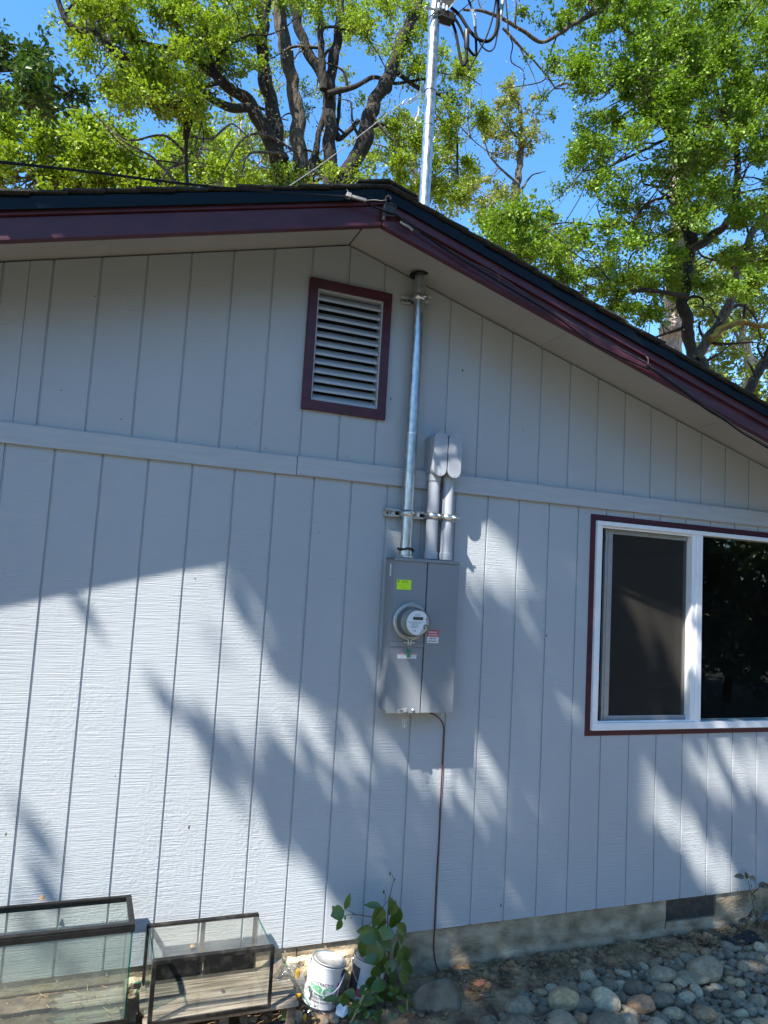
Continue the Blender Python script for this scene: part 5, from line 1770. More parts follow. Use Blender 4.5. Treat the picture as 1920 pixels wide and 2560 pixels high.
for x, y, w_, h_, lab in big:
    z = -0.225
    p = natz(1140 + x / 2.127, 2160 + (y + h_ * 0.15) / 2.127, z + h_ / 2.127 * PXM * 0.25)
    s_ = np.linalg.norm(p - CAM) / FPX / 2.127
    stone(p[0], p[1], w_ * s_ * 0.47, w_ * s_ * 0.38, h_ * s_ * 0.41, rnd.uniform(-0.3, 0.3), lab, 0.3, 0.0, next((v for k_, v in (('reddish cobble in', 'red'), ('pinkish', 'red'), ('biggest dark', 'dark'), ('large dark', 'dark'), ('dark', 'dark'), ('whitish', 'pale'), ('pale', 'pale'), ('brown', 'brown'), ('tan', 'tan')) if k_ in lab.split(' of ')[0].split(' the ')[0].split(' between ')[0]), 'grey'))
def edge_y(x):          # upper limit of the cobble bed (distance from the wall)
    P = [(1.9, -0.60), (2.1, -0.44), (2.4, -0.30), (2.7, -0.235), (3.1, -0.215), (3.5, -0.20), (3.9, -0.21), (4.4, -0.22), (5.0, -0.22)]
    return float(np.interp(x, [q[0] for q in P], [q[1] for q in P]))
# fill: decreasing sizes
nind = len(big)
rest = []
for rad, tries in ((0.042, 90), (0.033, 420), (0.026, 1300), (0.020, 2800), (0.015, 3500)):
    for k in range(tries):
        x = rnd.uniform(1.95, 4.9)
        y = rnd.uniform(-1.05, -0.08)
        if y > edge_y(x) + 0.03 * mnoise.noise(Vector((x * 9, 0, 0))): continue
        r_ = rad * rnd.uniform(0.85, 1.15)
        if any((x - a) ** 2 + (y - b) ** 2 < (0.73 * (r_ + c)) ** 2 for a, b, c in placed): continue
        u = (np.array([x, y, -0.24]) - CAM) @ RM
        px_, py_ = 960 + FPX * u[0] / u[1], 1280 - FPX * u[2] / u[1]
        inview = px_ < 1990 and py_ < 2620
        if inview and nind < 285 and rad > 0.015:
            e = rnd.uniform(0.75, 1.3)
            stone(x, y, r_ * e, r_ / e, r_ * rnd.uniform(0.5, 0.85), rnd.uniform(0, 3.1), LMID if rad > 0.036 else LSMALL, 0.35, 0.0)
            nind += 1
        else:
            placed.append((x, y, r_))
            rest.append((x, y, r_, 0.0))
# a few sunlit tan stones in front of the pallet and the can
for x, y, L_ in ((60, 1170, 55), (190, 1172, 90), (280, 1165, 110), (-20, 1176, 60), (575, 1165, 75), (-90, 1180, 70), (510, 1180, 60)):
    p = natz(640 + x / 2.9625, 2160 + y / 2.9625, -0.235)
    s_ = L_ / 2.9625 * PXM
    if p[0] > 0.6:
        o = bpy.data.objects.new('river_stone', stone_me[int(abs(x)) % 9])
        col.objects.link(o)
        o.scale = (s_ * 0.5, s_ * 0.42, s_ * 0.36)
        o.rotation_euler = (0.1, 0.2, x * 0.01)
        o.location = (p[0], p[1], gz(p[0], p[1]) + s_ * 0.2)
        o.color = (0.42, 0.33, 0.23, 1)
        tag(o, 'small pale stone in the sun in front of the paint can and pallet', 'stone', 'pale stones before the paint can')
# remaining pebbles as one mass
mb = MB()
PV, PF_ = ico(2)
r4 = random.Random(9)
for x, y, r_, l in rest:
    a = r4.uniform(0, 3.14)
    e = r4.uniform(0.75, 1.3)
    V = PV * np.array([r_ * e, r_ / e, r_ * 0.7])
    V = V @ np.array([[math.cos(a), math.sin(a), 0], [-math.sin(a), math.cos(a), 0], [0, 0, 1]]) + np.array([x, y, gz(x, y) + r_ * 0.3])
    mb.add(V, PF_, 0, True)
for k in range(1500):          # fine pebbles filling the joints
    x = r4.uniform(1.9, 4.9)
    y = r4.uniform(-1.05, -0.06)
    if y > edge_y(x) + 0.03: continue
    r_ = r4.uniform(0.005, 0.014)
    V = PV * np.array([r_ * 1.2, r_, r_ * 0.8]) + np.array([x, y, gz(x, y) + r_ * 0.5])
    mb.add(V, PF_, 0, True)
_pb = mb.build('pebbles', 'river_stone', recalc=False)
_pb.color = (0.25, 0.20, 0.13, 1)
tag(_pb, 'fine grey pebbles filling the gaps between the cobbles', 'pebbles', None, 'stuff')

# the boulder right of the rose
V = SV.copy()
d = np.array([1 + 0.25 * mnoise.noise(Vector(p) * 1.1 + Vector((3, 9, 1))) + 0.06 * mnoise.noise(Vector(p) * 3.1) for p in V])
V = V * d[:, None]
nf = np.array([-0.35, -0.85, 0.35])
nf /= np.linalg.norm(nf)
dist = V @ nf
V = V - np.clip(dist - 0.55, 0, None)[:, None] * nf * 0.9
V = V * np.array([0.128, 0.085, 0.115]) + np.array([1.945, -0.235, -0.235])
mb = MB()
mb.add(V, SF, 0, True)
tag(mb.build('boulder', 'boulder', recalc=False, angle=180), 'brown flat faced boulder on the soil right of the rose shoots', 'boulder')

# brick crumbs, landscape fabric, twigs, clods
def chunk(x, y, Zv, dims, mat, name, label, cat, seed):
    p = natz(1140 + x / 2.127, 2160 + y / 2.127, Zv)
    V, F = ico(2)
    V = np.sign(V) * np.abs(V) ** 0.45
    V = V * np.array([1 + 0.25 * mnoise.noise(Vector(q) * 2 + Vector((seed, 0, 0))) for q in V])[:, None] * np.array(dims)
    a = 0.5
    V = V @ np.array([[math.cos(a), math.sin(a), 0], [-math.sin(a), math.cos(a), 0], [0, 0, 1]]) + p
    b = MB()
    b.add(V, F, 0, False)
    return tag(b.build(name, mat), label, cat)
chunk(122, 648, -0.225, (0.030, 0.020, 0.018), 'brick', 'brick_piece', 'orange broken brick piece on the soil right of the boulder', 'brick', 1)
chunk(770, 487, -0.205, (0.012, 0.010, 0.008), 'brick', 'brick_piece', 'tiny reddish brick crumb at the foot of the footing', 'brick', 4)
chunk(950, 580, -0.215, (0.014, 0.012, 0.010), 'concrete_raw', 'stone_chip', 'small yellowish stone chip at the top of the cobble bed', 'stone', 6)
mb = MB()
vs = []
c = Z7(1480, 455, -0.10)
for j in range(7):
    for i in range(13):
        x = c[0] - 0.10 + 0.24 * i / 12
        y = -0.10 - 0.09 * j / 6
        vs.append((x, y + 0.03 * mnoise.noise(Vector((x * 9, 0, 5))), gz(x, y) + 0.012 + 0.026 * max(0, mnoise.fractal(Vector((x * 11, y * 13, 2)), 1, 2, 3)) + 0.006 * math.sin(i * 1.3)))
mb.add(vs, [(j * 13 + i, j * 13 + i + 1, (j + 1) * 13 + i + 1, (j + 1) * 13 + i) for j in range(6) for i in range(12) if (i + j * 5) % 17 != 3], 0, True)
tag(mb.build('ground_fabric', 'fabric_dark', angle=180), 'torn dark landscape fabric lying on the soil at far right', 'fabric')
mb = MB()
for (x0, y0, x1, y1) in ((690, 600, 800, 578), (365, 680, 440, 660), (410, 808, 520, 825), (985, 800, 975, 850), (100, 730, 200, 705), (30, 560, 90, 590)):
    a, b_ = natz(1140 + x0 / 2.127, 2160 + y0 / 2.127, -0.20), natz(1140 + x1 / 2.127, 2160 + y1 / 2.127, -0.20)
    mb.tube([a, (a + b_) / 2 + np.array([0, 0, 0.006]), b_], [0.004, 0.0035, 0.002], 6)
for k in range(260):
    x, y = r4.uniform(0.9, 4.8), -abs(r4.gauss(0, 0.16)) - 0.005
    a = r4.uniform(0, 6.28)
    L_ = r4.uniform(0.006, 0.05)
    p = np.array([x, y, gz(x, y) + 0.010])
    mb.tube([p, p + np.array([math.cos(a), math.sin(a) * 0.6, r4.uniform(-0.05, 0.15)]) * L_], r4.uniform(0.0006, 0.0018), 5)
tag(mb.build('fallen_twigs', 'twig'), 'thin dead twigs scattered over the bare soil strip', 'twigs', None, 'stuff')
mb = MB()
CV, CF = ico(1)
for k in range(2600):
    x = r4.uniform(0.9, 4.9)
    y = -abs(r4.gauss(0, 0.14))
    if x < 2 and r4.random() < 0.4: y -= 0.15
    r_ = min(0.022, 0.0035 * math.exp(abs(r4.gauss(0, 0.75))))
    V = CV * np.array([1 + 0.4 * mnoise.noise(Vector(q) * 1.5 + Vector((k, 0, 0))) for q in CV])[:, None] * r_ * np.array([1.2, 1, 0.75]) + np.array([x, min(y, 0.0), gz(x, y) + r_ * 0.4])
    mb.add(V, CF, 0, True)
tag(mb.build('soil_clods', 'soil', recalc=False), 'loose brown clods and grit on the bare soil strip', 'soil', None, 'stuff')
mb = MB()
for k in range(420):
    x, y = r4.uniform(0.95, 4.8), -abs(r4.gauss(0, 0.2))
    a = r4.uniform(0, 6.28)
    L_ = r4.uniform(0.008, 0.028)
    p = np.array([x, y, gz(x, y) + 0.012])
    broad_leaf(mb, p, p + np.array([math.cos(a), math.sin(a), r4.uniform(-0.2, 0.3)]) * L_, L_ * 0.5, (r4.uniform(-0.5, 0.5), r4.uniform(-0.5, 0.5), 1))
tag(mb.build('leaf_litter', 'litter', recalc=False), 'brown dead leaf litter scattered on the soil along the wall', 'leaves', None, 'stuff')

# ---------------------------------------------------------------- trees
# lobed oak leaf: two halves folded on the midrib (x across, y along)
_half = [(0.04, 0.06), (0.10, 0.16), (0.24, 0.20), (0.14, 0.34), (0.36, 0.46), (0.20, 0.56), (0.40, 0.72), (0.22, 0.80), (0.20, 0.94)]
LT = np.array([(0, 0, 0), (0, 1, 0.0)] + [(x, y, 0.22 * x - 0.15 * y * y) for x, y in _half] + [(-x, y, 0.22 * x - 0.15 * y * y) for x, y in _half])
LT[1, 2] = -0.15
nh_ = len(_half)
LF = np.array([[0] + list(range(2, 2 + nh_)) + [1], [1] + list(range(2 + 2 * nh_ - 1, 1 + nh_, -1)) + [0]])
LT2 = np.array([(0, 0, 0), (0.26, 0.28, 0.05), (0.34, 0.66, 0.02), (0, 1, -0.12), (-0.32, 0.62, 0.02), (-0.26, 0.3, 0.05)])
LF2 = np.array([[0, 1, 2, 3], [3, 4, 5, 0]])
def leaf_mesh(pos, dirs, nrms, size, fine=True):
    T, F = (LT, LF) if fine else (LT2, LF2)
    dirs = dirs / np.linalg.norm(dirs, axis=1, keepdims=True)
    s = np.cross(dirs, nrms)
    s /= np.linalg.norm(s, axis=1, keepdims=True) + 1e-9
    n_ = np.cross(s, dirs)
    V = pos[:, None, :] + size[:, None, None] * (T[None, :, 0:1] * s[:, None] + T[None, :, 1:2] * dirs[:, None] + T[None, :, 2:3] * n_[:, None])
    k = len(T)
    FF = F[None] + (np.arange(len(pos)) * k)[:, None, None]
    return V.reshape(-1, 3), FF.reshape(-1, F.shape[1])
def inpoly(px, py, poly):
    px, py = np.asarray(px, float), np.asarray(py, float)
    r = np.zeros(px.shape, bool)
    n = len(poly)
    for i in range(n):
        (x1, y1), (x2, y2) = poly[i], poly[(i + 1) % n]
        c = ((y1 > py) != (y2 > py)) & (px < (x2 - x1) * (py - y1) / (y2 - y1 + 1e-12) + x1)
        r ^= c
    return r

class Tree:
    """trunk and limbs as tapered tubes, a crown of leaf clumps each on its own twig"""
    def __init__(self, name, root, label, cat='tree', group=None, seed=1):
        self.o = thing(name, tuple(root), label, cat, group)
        self.rg = np.random.default_rng(seed)
        self.rr = random.Random(seed)
        self.wood, self.twig, self.pale = MB(), MB(), MB()
        self.nodes = []
        self.P, self.D, self.N, self.S = [], [], [], []
        self.seed = seed
    def limb(self, pts, r0, r1, n=10, mi=0, wob=0.05):
        P = spline(pts, 10 * len(pts))
        out = []
        for k, p in enumerate(P):
            q = Vector(p) * 0.9 + Vector((self.seed * 3.1, 0, 0))
            q2 = q * 3.1
            out.append(np.asarray(p) + wob * np.array([mnoise.noise(q), mnoise.noise(q + Vector((9, 0, 0))), 0.4 * mnoise.noise(q + Vector((0, 9, 0)))])
                       + min(r0, 0.10) * 0.75 * np.array([mnoise.noise(q2), mnoise.noise(q2 + Vector((5, 0, 0))), 0.3 * mnoise.noise(q2 + Vector((0, 5, 0)))]))
        R = np.linspace(r0, r1, len(out)) * np.array([1 + 0.22 * mnoise.noise(Vector(p) * 2.9) for p in out])
        self.wood.tube(out, list(R), n, mi)
        for p, r in zip(out, R):
            self.nodes.append((p, r))
    def sprout(self, n, lo, hi, rmin=0.03):
        base = [(p, r) for p, r in self.nodes if r > rmin and p[2] > 3.2]
        for k in range(n):
            p, r = base[self.rr.randrange(len(base))]
            d = self.rg.normal(0, 1, 3) * np.array([1, 0.7, 0.8]) + np.array([0, 0, 0.35])
            d /= np.linalg.norm(d)
            L_ = self.rr.uniform(lo, hi)
            P = [p]
            for j in range(4):
                d = d + self.rg.normal(0, 0.42, 3)
                d /= np.linalg.norm(d)
                P.append(P[-1] + d * L_ / 4)
            self.limb(P, min(r * 0.5, 0.045), 0.009, 6, 0, 0.08)
    def near(self, c):
        A = np.array([p for p, r in self.nodes])
        d = np.linalg.norm(A - c, axis=1) + 0.6 * np.clip(A[:, 2] - c[2], 0, None)
        k = int(np.argmin(d))
        return A[k], self.nodes[k][1]
    def clump(self, c, rad, nl, size, flat=0.7, twigs=5, mi=0):
        size = size * getattr(self, 'lsize', 1.0)
        nl = int(nl * getattr(self, 'lnum', 1.0))
        rg = self.rg
        c = np.asarray(c)
        if self.nodes:
            a, r = self.near(c)
            m1 = a + (c - a) * 0.45 + rg.normal(0, 0.10 * np.linalg.norm(c - a) + 0.02, 3)
            P = spline([a, m1, c], 8)
            L_ = np.linalg.norm(c - a)
            rb = min(r * 0.7, 0.012 + 0.012 * L_)
            (self.pale if rg.random() < getattr(self, 'palefrac', 0) else self.twig).tube(P, list(np.linspace(rb, 0.006, len(P))), 6, 0)
        ends = []
        for t in range(twigs):
            d = rg.normal(0, 1, 3)
            d /= np.linalg.norm(d)
            e = c + d * rad * np.array([1, 1, flat]) * rg.uniform(0.6, 1.0)
            self.twig.tube([c, c + (e - c) * 0.5 + rg.normal(0, 0.05 * rad, 3), e], [0.0065, 0.0045, 0.003], 4, 0, False)
            ends.append(e)
        # leaves gather along the twigs
        k = rg.integers(0, max(1, len(ends)), nl)
        t = rg.uniform(0.25, 1.08, nl)
        E = np.array(ends) if ends else np.array([c])
        pos = c + (E[k] - c) * t[:, None] + rg.normal(0, rad * 0.17, (nl, 3))
        d = (pos - c) / (rad + 1e-6) + rg.normal(0, 0.8, (nl, 3))
        n_ = rg.normal(0, 0.65, (nl, 3)) + np.array([0, 0, 0.9]) + 0.35 * SUN
        self.P.append(pos); self.D.append(d); self.N.append(n_)
        self.S.append(size * rg.uniform(0.65, 1.25, nl))
    def crown(self, poly, n, Y, rad, nl, size, exclude=(), twigs=5, flat=0.7):
        xs = [p[0] for p in poly]; ys = [p[1] for p in poly]
        k = 0
        g = 0
        while k < n and g < n * 60:
            g += 1
            x, y = self.rr.uniform(min(xs), max(xs)), self.rr.uniform(min(ys), max(ys))
            if not inpoly([x], [y], poly)[0]: continue
            if any(inpoly([x], [y], e)[0] for e in exclude): continue
            self.clump(at(x, y, self.rr.uniform(*Y)), rad * self.rr.uniform(0.6, 1.25), int(nl * self.rr.uniform(0.5, 1.4)), size, flat, twigs)
            k += 1
    def done(self, wood, twig, leaf, fine=True, wood2=None, lichen=0, cull=None):
        if self.wood.v:
            self.wood.build('trunk', [wood] + ([wood2, 'bark_mossy'] if wood2 else []), self.o, recalc=False, angle=180)
        if self.twig.v:
            tag(self.twig.build('twigs', twig, self.o, recalc=False, angle=180), kind='stuff')
        if self.pale.v:
            tag(self.pale.build('lichen_twigs', 'twig_pale', self.o, recalc=False, angle=180), kind='stuff')
        if self.P:
            P_, D_, N_, S_ = (np.concatenate(q) for q in (self.P, self.D, self.N, self.S))
            if cull is not None:
                k = cull(P_)
                P_, D_, N_, S_ = P_[k], D_[k], N_[k], S_[k]
            V, F = leaf_mesh(P_, D_, N_, S_, fine)
            bulk('crown', V - 0.0, F, leaf, self.o)
        if lichen and self.nodes:
            A = np.array([p for p, r in self.nodes if r < 0.055])
            if len(A):
                k = self.rg.integers(0, len(A), lichen)
                pos = A[k] + self.rg.normal(0, 0.06, (lichen, 3)) + np.array([0, 0, -0.03])
                V, F = leaf_mesh(pos, self.rg.normal(0, 0.6, (lichen, 3)) + np.array([0, 0, -0.8]), self.rg.normal(0, 1, (lichen, 3)), self.rg.uniform(0.02, 0.06, lichen), False)
                tag(bulk('lichen', V, F, 'lichen', self.o), kind='stuff')
def grp(*pts, Y): return [at(x, y, Y) for x, y in pts]

GB = 'trees behind the house'
# central multi-stemmed oak
YC = 12.0
root = at(690, 640, YC); root[2] = -0.3
oc = Tree('oak_tree', (root[0], YC, -0.3), 'big dark oak with many mossy stems rising right behind the roof peak', 'tree', GB, 3)
oc.palefrac = 0.5
oc.lsize, oc.lnum = 0.60, 2.5
base = at(680, 470, YC)
oc.limb([(root[0], YC, -0.3), at(690, 520, YC), at(640, 440, YC)], 0.5, 0.28, 14)
oc.limb(grp((655, 470), (617, 410), (599, 330), (597, 270), (583, 190), (566, 90), (575, -10), (585, -120), Y=YC), 0.20, 0.12, 12)
oc.limb(grp((604, 350), (575, 290), (545, 232), (500, 190), (478, 172), (440, 140), (400, 95), (380, 20), Y=YC - 0.3), 0.17, 0.06, 10)
oc.limb(grp((545, 235), (500, 232), (470, 222), (445, 205), (437, 178), (425, 150), Y=YC - 0.5), 0.10, 0.04, 9)
oc.limb(grp((670, 480), (650, 370), (641, 250), (625, 150), (610, 60), (600, -20), (590, -130), Y=YC + 0.5), 0.19, 0.13, 12, 1)
oc.limb(grp((700, 480), (715, 370), (713, 280), (705, 185), (668, 112), (640, 30), (625, -60), Y=YC), 0.17, 0.09, 12)
oc.limb(grp((708, 200), (722, 130), (732, 60), (738, -40), Y=YC + 0.1), 0.13, 0.08, 10)
oc.limb(grp((700, 190), (694, 110), (692, 20), (690, -60), Y=YC - 0.2), 0.09, 0.06, 9)
oc.limb(grp((720, 460), (745, 375), (785, 312), (797, 245), (825, 190), (850, 140), (875, 80), (900, 25), (915, -60), Y=YC - 0.4), 0.19, 0.12, 12)
oc.limb(grp((668, 400), (690, 300), (707, 200), Y=YC + 0.2), 0.09, 0.06, 9)
oc.limb(grp((775, 260), (730, 300), (735, 200), Y=YC + 0.2), 0.06, 0.04, 8)
oc.limb(grp((708, 200), (760, 190), (810, 170), (860, 180), (920, 170), Y=YC - 0.2), 0.07, 0.03, 8)
oc.limb(grp((845, 150), (905, 190), (960, 215), (985, 290), (990, 380), Y=YC - 0.2), 0.06, 0.02, 8)
oc.limb(grp((400, 210), (410, 260), (400, 320), (405, 420), Y=YC - 0.6), 0.05, 0.03, 8)
oc.limb(grp((430, 160), (415, 200), (402, 240), (398, 300), Y=YC - 0.6), 0.04, 0.03, 8)
oc.limb(grp((480, 175), (430, 190), (380, 230), (320, 205), (280, 195), (250, 155), Y=YC - 0.7), 0.06, 0.02, 8)
oc.limb(grp((120, -20), (150, 55), (205, 70), (230, 95), (320, 140), (400, 110), Y=YC - 1.0), 0.05, 0.07, 8)
oc.limb(grp((160, -30), (168, 20), (205, 35), (215, 50), Y=YC - 1.0), 0.06, 0.03, 8)
oc.limb(grp((215, -30), (240, 30), (300, 90), (400, 110), Y=YC - 0.8), 0.05, 0.05, 8)
for pts in ([(400, 420), (350, 350), (330, 330), (270, 300), (200, 240)], [(405, 330), (360, 290), (290, 300), (230, 275)], [(400, 290), (450, 300), (500, 270), (540, 300)], [(405, 340), (370, 360), (350, 395), (330, 420)],
            [(640, 330), (560, 290), (500, 330), (470, 410)], [(600, 330), (540, 330), (520, 380)], [(800, 250), (850, 300), (900, 290)], [(960, 220), (920, 300), (930, 380)]):
    oc.limb([at(x, y, YC - 0.5) for x, y in pts], 0.035, 0.010, 7, 1, 0.12)
oc.sprout(46, 0.9, 2.4)
CA = [(150, -40), (560, -40), (560, 120), (490, 175), (430, 250), (310, 235), (240, 190), (150, 110)]
oc.crown(CA, 125, (YC - 2.0, YC + 1.5), 0.50, 120, 0.125)
oc.crown([(560, -40), (930, -40), (925, 90), (860, 120), (760, 110), (700, 40), (620, 40)], 46, (YC - 1.5, YC + 2.5), 0.45, 90, 0.12)
oc.crown([(850, 130), (925, 80), (1000, 110), (1050, 235), (1035, 320), (1005, 430), (940, 450), (870, 410), (810, 330), (835, 220)], 66, (YC - 1.0, YC + 2.0), 0.42, 95, 0.115)
oc.crown([(550, 350), (640, 370), (790, 340), (830, 400), (700, 425), (560, 425)], 28, (YC - 1.0, YC + 1.0), 0.35, 80, 0.115)
oc.crown([(560, 60), (900, 60), (820, 330), (560, 330)], 22, (YC + 1.0, YC + 3.0), 0.35, 50, 0.11)
oc.done('bark_dark', 'bark_grey', 'oak_leaf_young', True, 'bark_grey', lichen=5200)

# branch tips reaching in at top left, shade painted into the leaf colour
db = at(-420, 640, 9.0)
dk = Tree('shade_toned_oak', (db[0], 9.0, -0.3), 'branches with shade painted into the leaf colour, reaching in at the upper left corner', 'tree', GB, 27)
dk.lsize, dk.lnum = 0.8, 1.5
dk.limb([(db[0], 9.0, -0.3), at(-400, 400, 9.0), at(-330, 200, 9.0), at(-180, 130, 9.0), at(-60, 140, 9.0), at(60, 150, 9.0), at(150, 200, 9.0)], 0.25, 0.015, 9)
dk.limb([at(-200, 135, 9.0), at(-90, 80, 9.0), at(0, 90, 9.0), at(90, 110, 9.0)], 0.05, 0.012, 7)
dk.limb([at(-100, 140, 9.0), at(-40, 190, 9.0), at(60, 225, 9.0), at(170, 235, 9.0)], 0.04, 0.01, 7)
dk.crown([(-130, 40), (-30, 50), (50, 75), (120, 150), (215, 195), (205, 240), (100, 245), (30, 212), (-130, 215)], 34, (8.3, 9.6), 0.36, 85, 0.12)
dk.done('bark_dark', 'bark_dark', 'shade_toned_leaf', True)

# right hand oak
YR = 9.6
rb = at(1500, 860, YR)
orr = Tree('oak_tree', (rb[0], YR, -0.3), 'leafy oak with forked black trunk beyond the right roof slope', 'tree', GB, 8)
orr.palefrac = 0.15
orr.lsize, orr.lnum = 0.62, 2.5
orr.limb([(rb[0], YR, -0.3), at(1510, 860, YR), at(1500, 785, YR)], 0.32, 0.22, 14)
orr.limb(grp((1500, 800), (1492, 740), (1475, 660), (1480, 600), (1497, 545), (1480, 480), (1470, 430), (1478, 380), (1450, 300), (1400, 190), (1370, 100), (1325, 10), (1290, -80), Y=YR), 0.145, 0.07, 12)
orr.limb(grp((1492, 545), (1545, 505), (1575, 470), (1590, 400), (1592, 320), (1560, 250), (1540, 150), Y=YR - 0.2), 0.10, 0.05, 10)
orr.limb(grp((1500, 800), (1520, 745), (1560, 690), (1580, 640), (1600, 560), (1640, 480), (1690, 400), Y=YR + 0.4), 0.14, 0.08, 12, 1)
orr.limb(grp((1535, 735), (1570, 705), (1605, 695), (1640, 703), (1700, 690), (1780, 650), Y=YR - 0.3), 0.085, 0.06, 10, 2)
orr.limb(grp((1478, 640), (1400, 628), (1340, 630), (1280, 620), (1220, 590), Y=YR - 0.3), 0.06, 0.02, 9)
orr.limb(grp((1720, 740), (1665, 780), (1640, 800), (1615, 845), (1600, 900), Y=YR + 0.2), 0.13, 0.12, 11)
orr.limb(grp((1440, 300), (1380, 330), (1320, 360), (1260, 370), Y=YR - 0.4), 0.04, 0.012, 8)
orr.limb(grp((1470, 420), (1400, 440), (1340, 490), (1220, 480), (1130, 500), Y=YR - 0.4), 0.04, 0.01, 8)
orr.limb(grp((1380, 150), (1290, 200), (1215, 180), (1150, 240), Y=YR - 0.3), 0.04, 0.01, 8)
orr.limb(grp((1320, 20), (1240, 50), (1180, 90), (1130, 70), (1060, 30), (1000, 20), Y=YR - 0.5), 0.05, 0.03, 8, 1)
orr.limb(grp((1085, 60), (1125, 100), (1150, 125), (1180, 160), (1200, 190), Y=YR - 0.6), 0.03, 0.015, 8, 1)
orr.limb(grp((1120, 95), (1150, 160), (1170, 210), Y=YR - 0.6), 0.014, 0.006, 6, 1)
orr.sprout(40, 0.9, 2.2)
PR_ = [(1290, -50), (1720, -50), (1720, 640), (1640, 660), (1560, 640), (1440, 640), (1330, 610), (1200, 580), (1080, 540), (1045, 505), (1100, 445), (1190, 400), (1225, 345), (1250, 285), (1265, 230), (1200, 190), (1195, 130), (1260, 80)]
EX = [[(1190, 425), (1300, 395), (1330, 430), (1315, 485), (1215, 495)], [(1490, 520), (1560, 540), (1560, 600), (1490, 620)]]
orr.crown(PR_, 340, (YR - 2.2, YR + 2.0), 0.47, 125, 0.118, EX)
orr.crown([(1380, 0), (1720, 0), (1720, 330), (1450, 330), (1400, 200)], 60, (YR - 2.6, YR - 1.0), 0.45, 130, 0.118)
orr.crown([(1090, -40), (1300, -40), (1290, 50), (1200, 80), (1120, 40)], 22, (YR - 1.0, YR + 0.6), 0.30, 60, 0.11)
orr.crown([(1060, 480), (1180, 500), (1300, 560), (1420, 640), (1480, 700), (1380, 690), (1200, 590), (1060, 530)], 40, (YR - 1.4, YR + 0.6), 0.36, 110, 0.115)
orr.crown([(1130, 100), (1200, 150), (1210, 260), (1180, 300), (1150, 200)], 7, (YR - 0.8, YR - 0.3), 0.20, 26, 0.10)
orr.done('bark_dark', 'bark_grey', 'oak_leaf', True, 'bark_grey', lichen=1500)

# pale trunk behind the right oak
pt = at(1450, 860, 12.5)
p_ = Tree('fir_tree', (pt[0], 12.5, -0.3), 'tree with thick pale sunlit trunk just left of the forked oak', 'tree', GB, 12)
p_.limb([(pt[0], 12.5, -0.3), at(1448, 800, 12.5), at(1455, 700, 12.5), at(1462, 600, 12.5), at(1465, 480, 12.5), at(1468, 300, 12.5), at(1475, 100, 12.5)], 0.36, 0.20, 14, 0)
p_.crown([(1350, -40), (1650, -40), (1620, 560), (1380, 560)], 40, (11.8, 14.0), 0.5, 90, 0.12)
p_.done('bark_pale', 'bark_grey', 'oak_leaf')

# bright bushy tree at far left
YL = 18.0
lb_ = at(120, 640, YL)
ll = Tree('maple_tree', (lb_[0], YL, -0.3), 'bright yellow green bushy tree at far left behind the roof', 'tree', GB, 15)
ll.lsize, ll.lnum = 0.78, 1.6
ll.limb([(lb_[0], YL, -0.3), at(120, 480, YL), at(110, 360, YL), at(90, 260, YL)], 0.3, 0.06, 10)
ll.limb([at(120, 470, YL), at(200, 360, YL), at(230, 290, YL)], 0.12, 0.04, 8)
ll.limb([at(118, 440, YL), at(40, 330, YL), at(10, 260, YL)], 0.12, 0.04, 8)
ll.limb([at(120, 470, YL), at(330, 400, YL), at(420, 320, YL)], 0.12, 0.04, 8)
ll.crown([(-50, 215), (10, 195), (60, 175), (140, 190), (190, 230), (225, 270), (320, 280), (430, 270), (530, 320), (560, 440), (-50, 470)], 175, (YL - 1.8, YL + 2.0), 0.62, 140, 0.15)
ll.done('bark_grey', 'bark_grey', 'oak_leaf_young', False)

# pale feathery conifer in the gap right of the mast
YF = 24.0
fb_ = at(1115, 700, YF)
ff = Tree('cedar_tree', (fb_[0], YF, -0.3), 'distant pale green feathery tree in the sky gap right of the mast', 'tree', GB, 19)
ff.limb([(fb_[0], YF, -0.3), at(1110, 500, YF), at(1120, 380, YF), at(1125, 250, YF), at(1100, 185, YF)], 0.28, 0.03, 9, 0)
for pts in ([(1118, 400), (1060, 340), (1045, 300)], [(1122, 330), (1155, 290), (1160, 240)], [(1120, 300), (1085, 260), (1070, 235)], [(1118, 420), (1150, 380), (1180, 370)]):
    ff.limb([at(x, y, YF) for x, y in pts], 0.06, 0.015, 7)
ff.crown([(1090, 175), (1108, 170), (1130, 225), (1150, 185), (1165, 240), (1160, 300), (1130, 345), (1060, 330), (1035, 260), (1075, 235)], 60, (YF - 0.8, YF + 0.8), 0.42, 75, 0.13)
ff.crown([(1000, 380), (1110, 400), (1140, 470), (1010, 500)], 34, (YF - 1, YF + 1), 0.5, 80, 0.14)
ff.done('bark_grey', 'twig_pale', 'conifer_leaf', False)

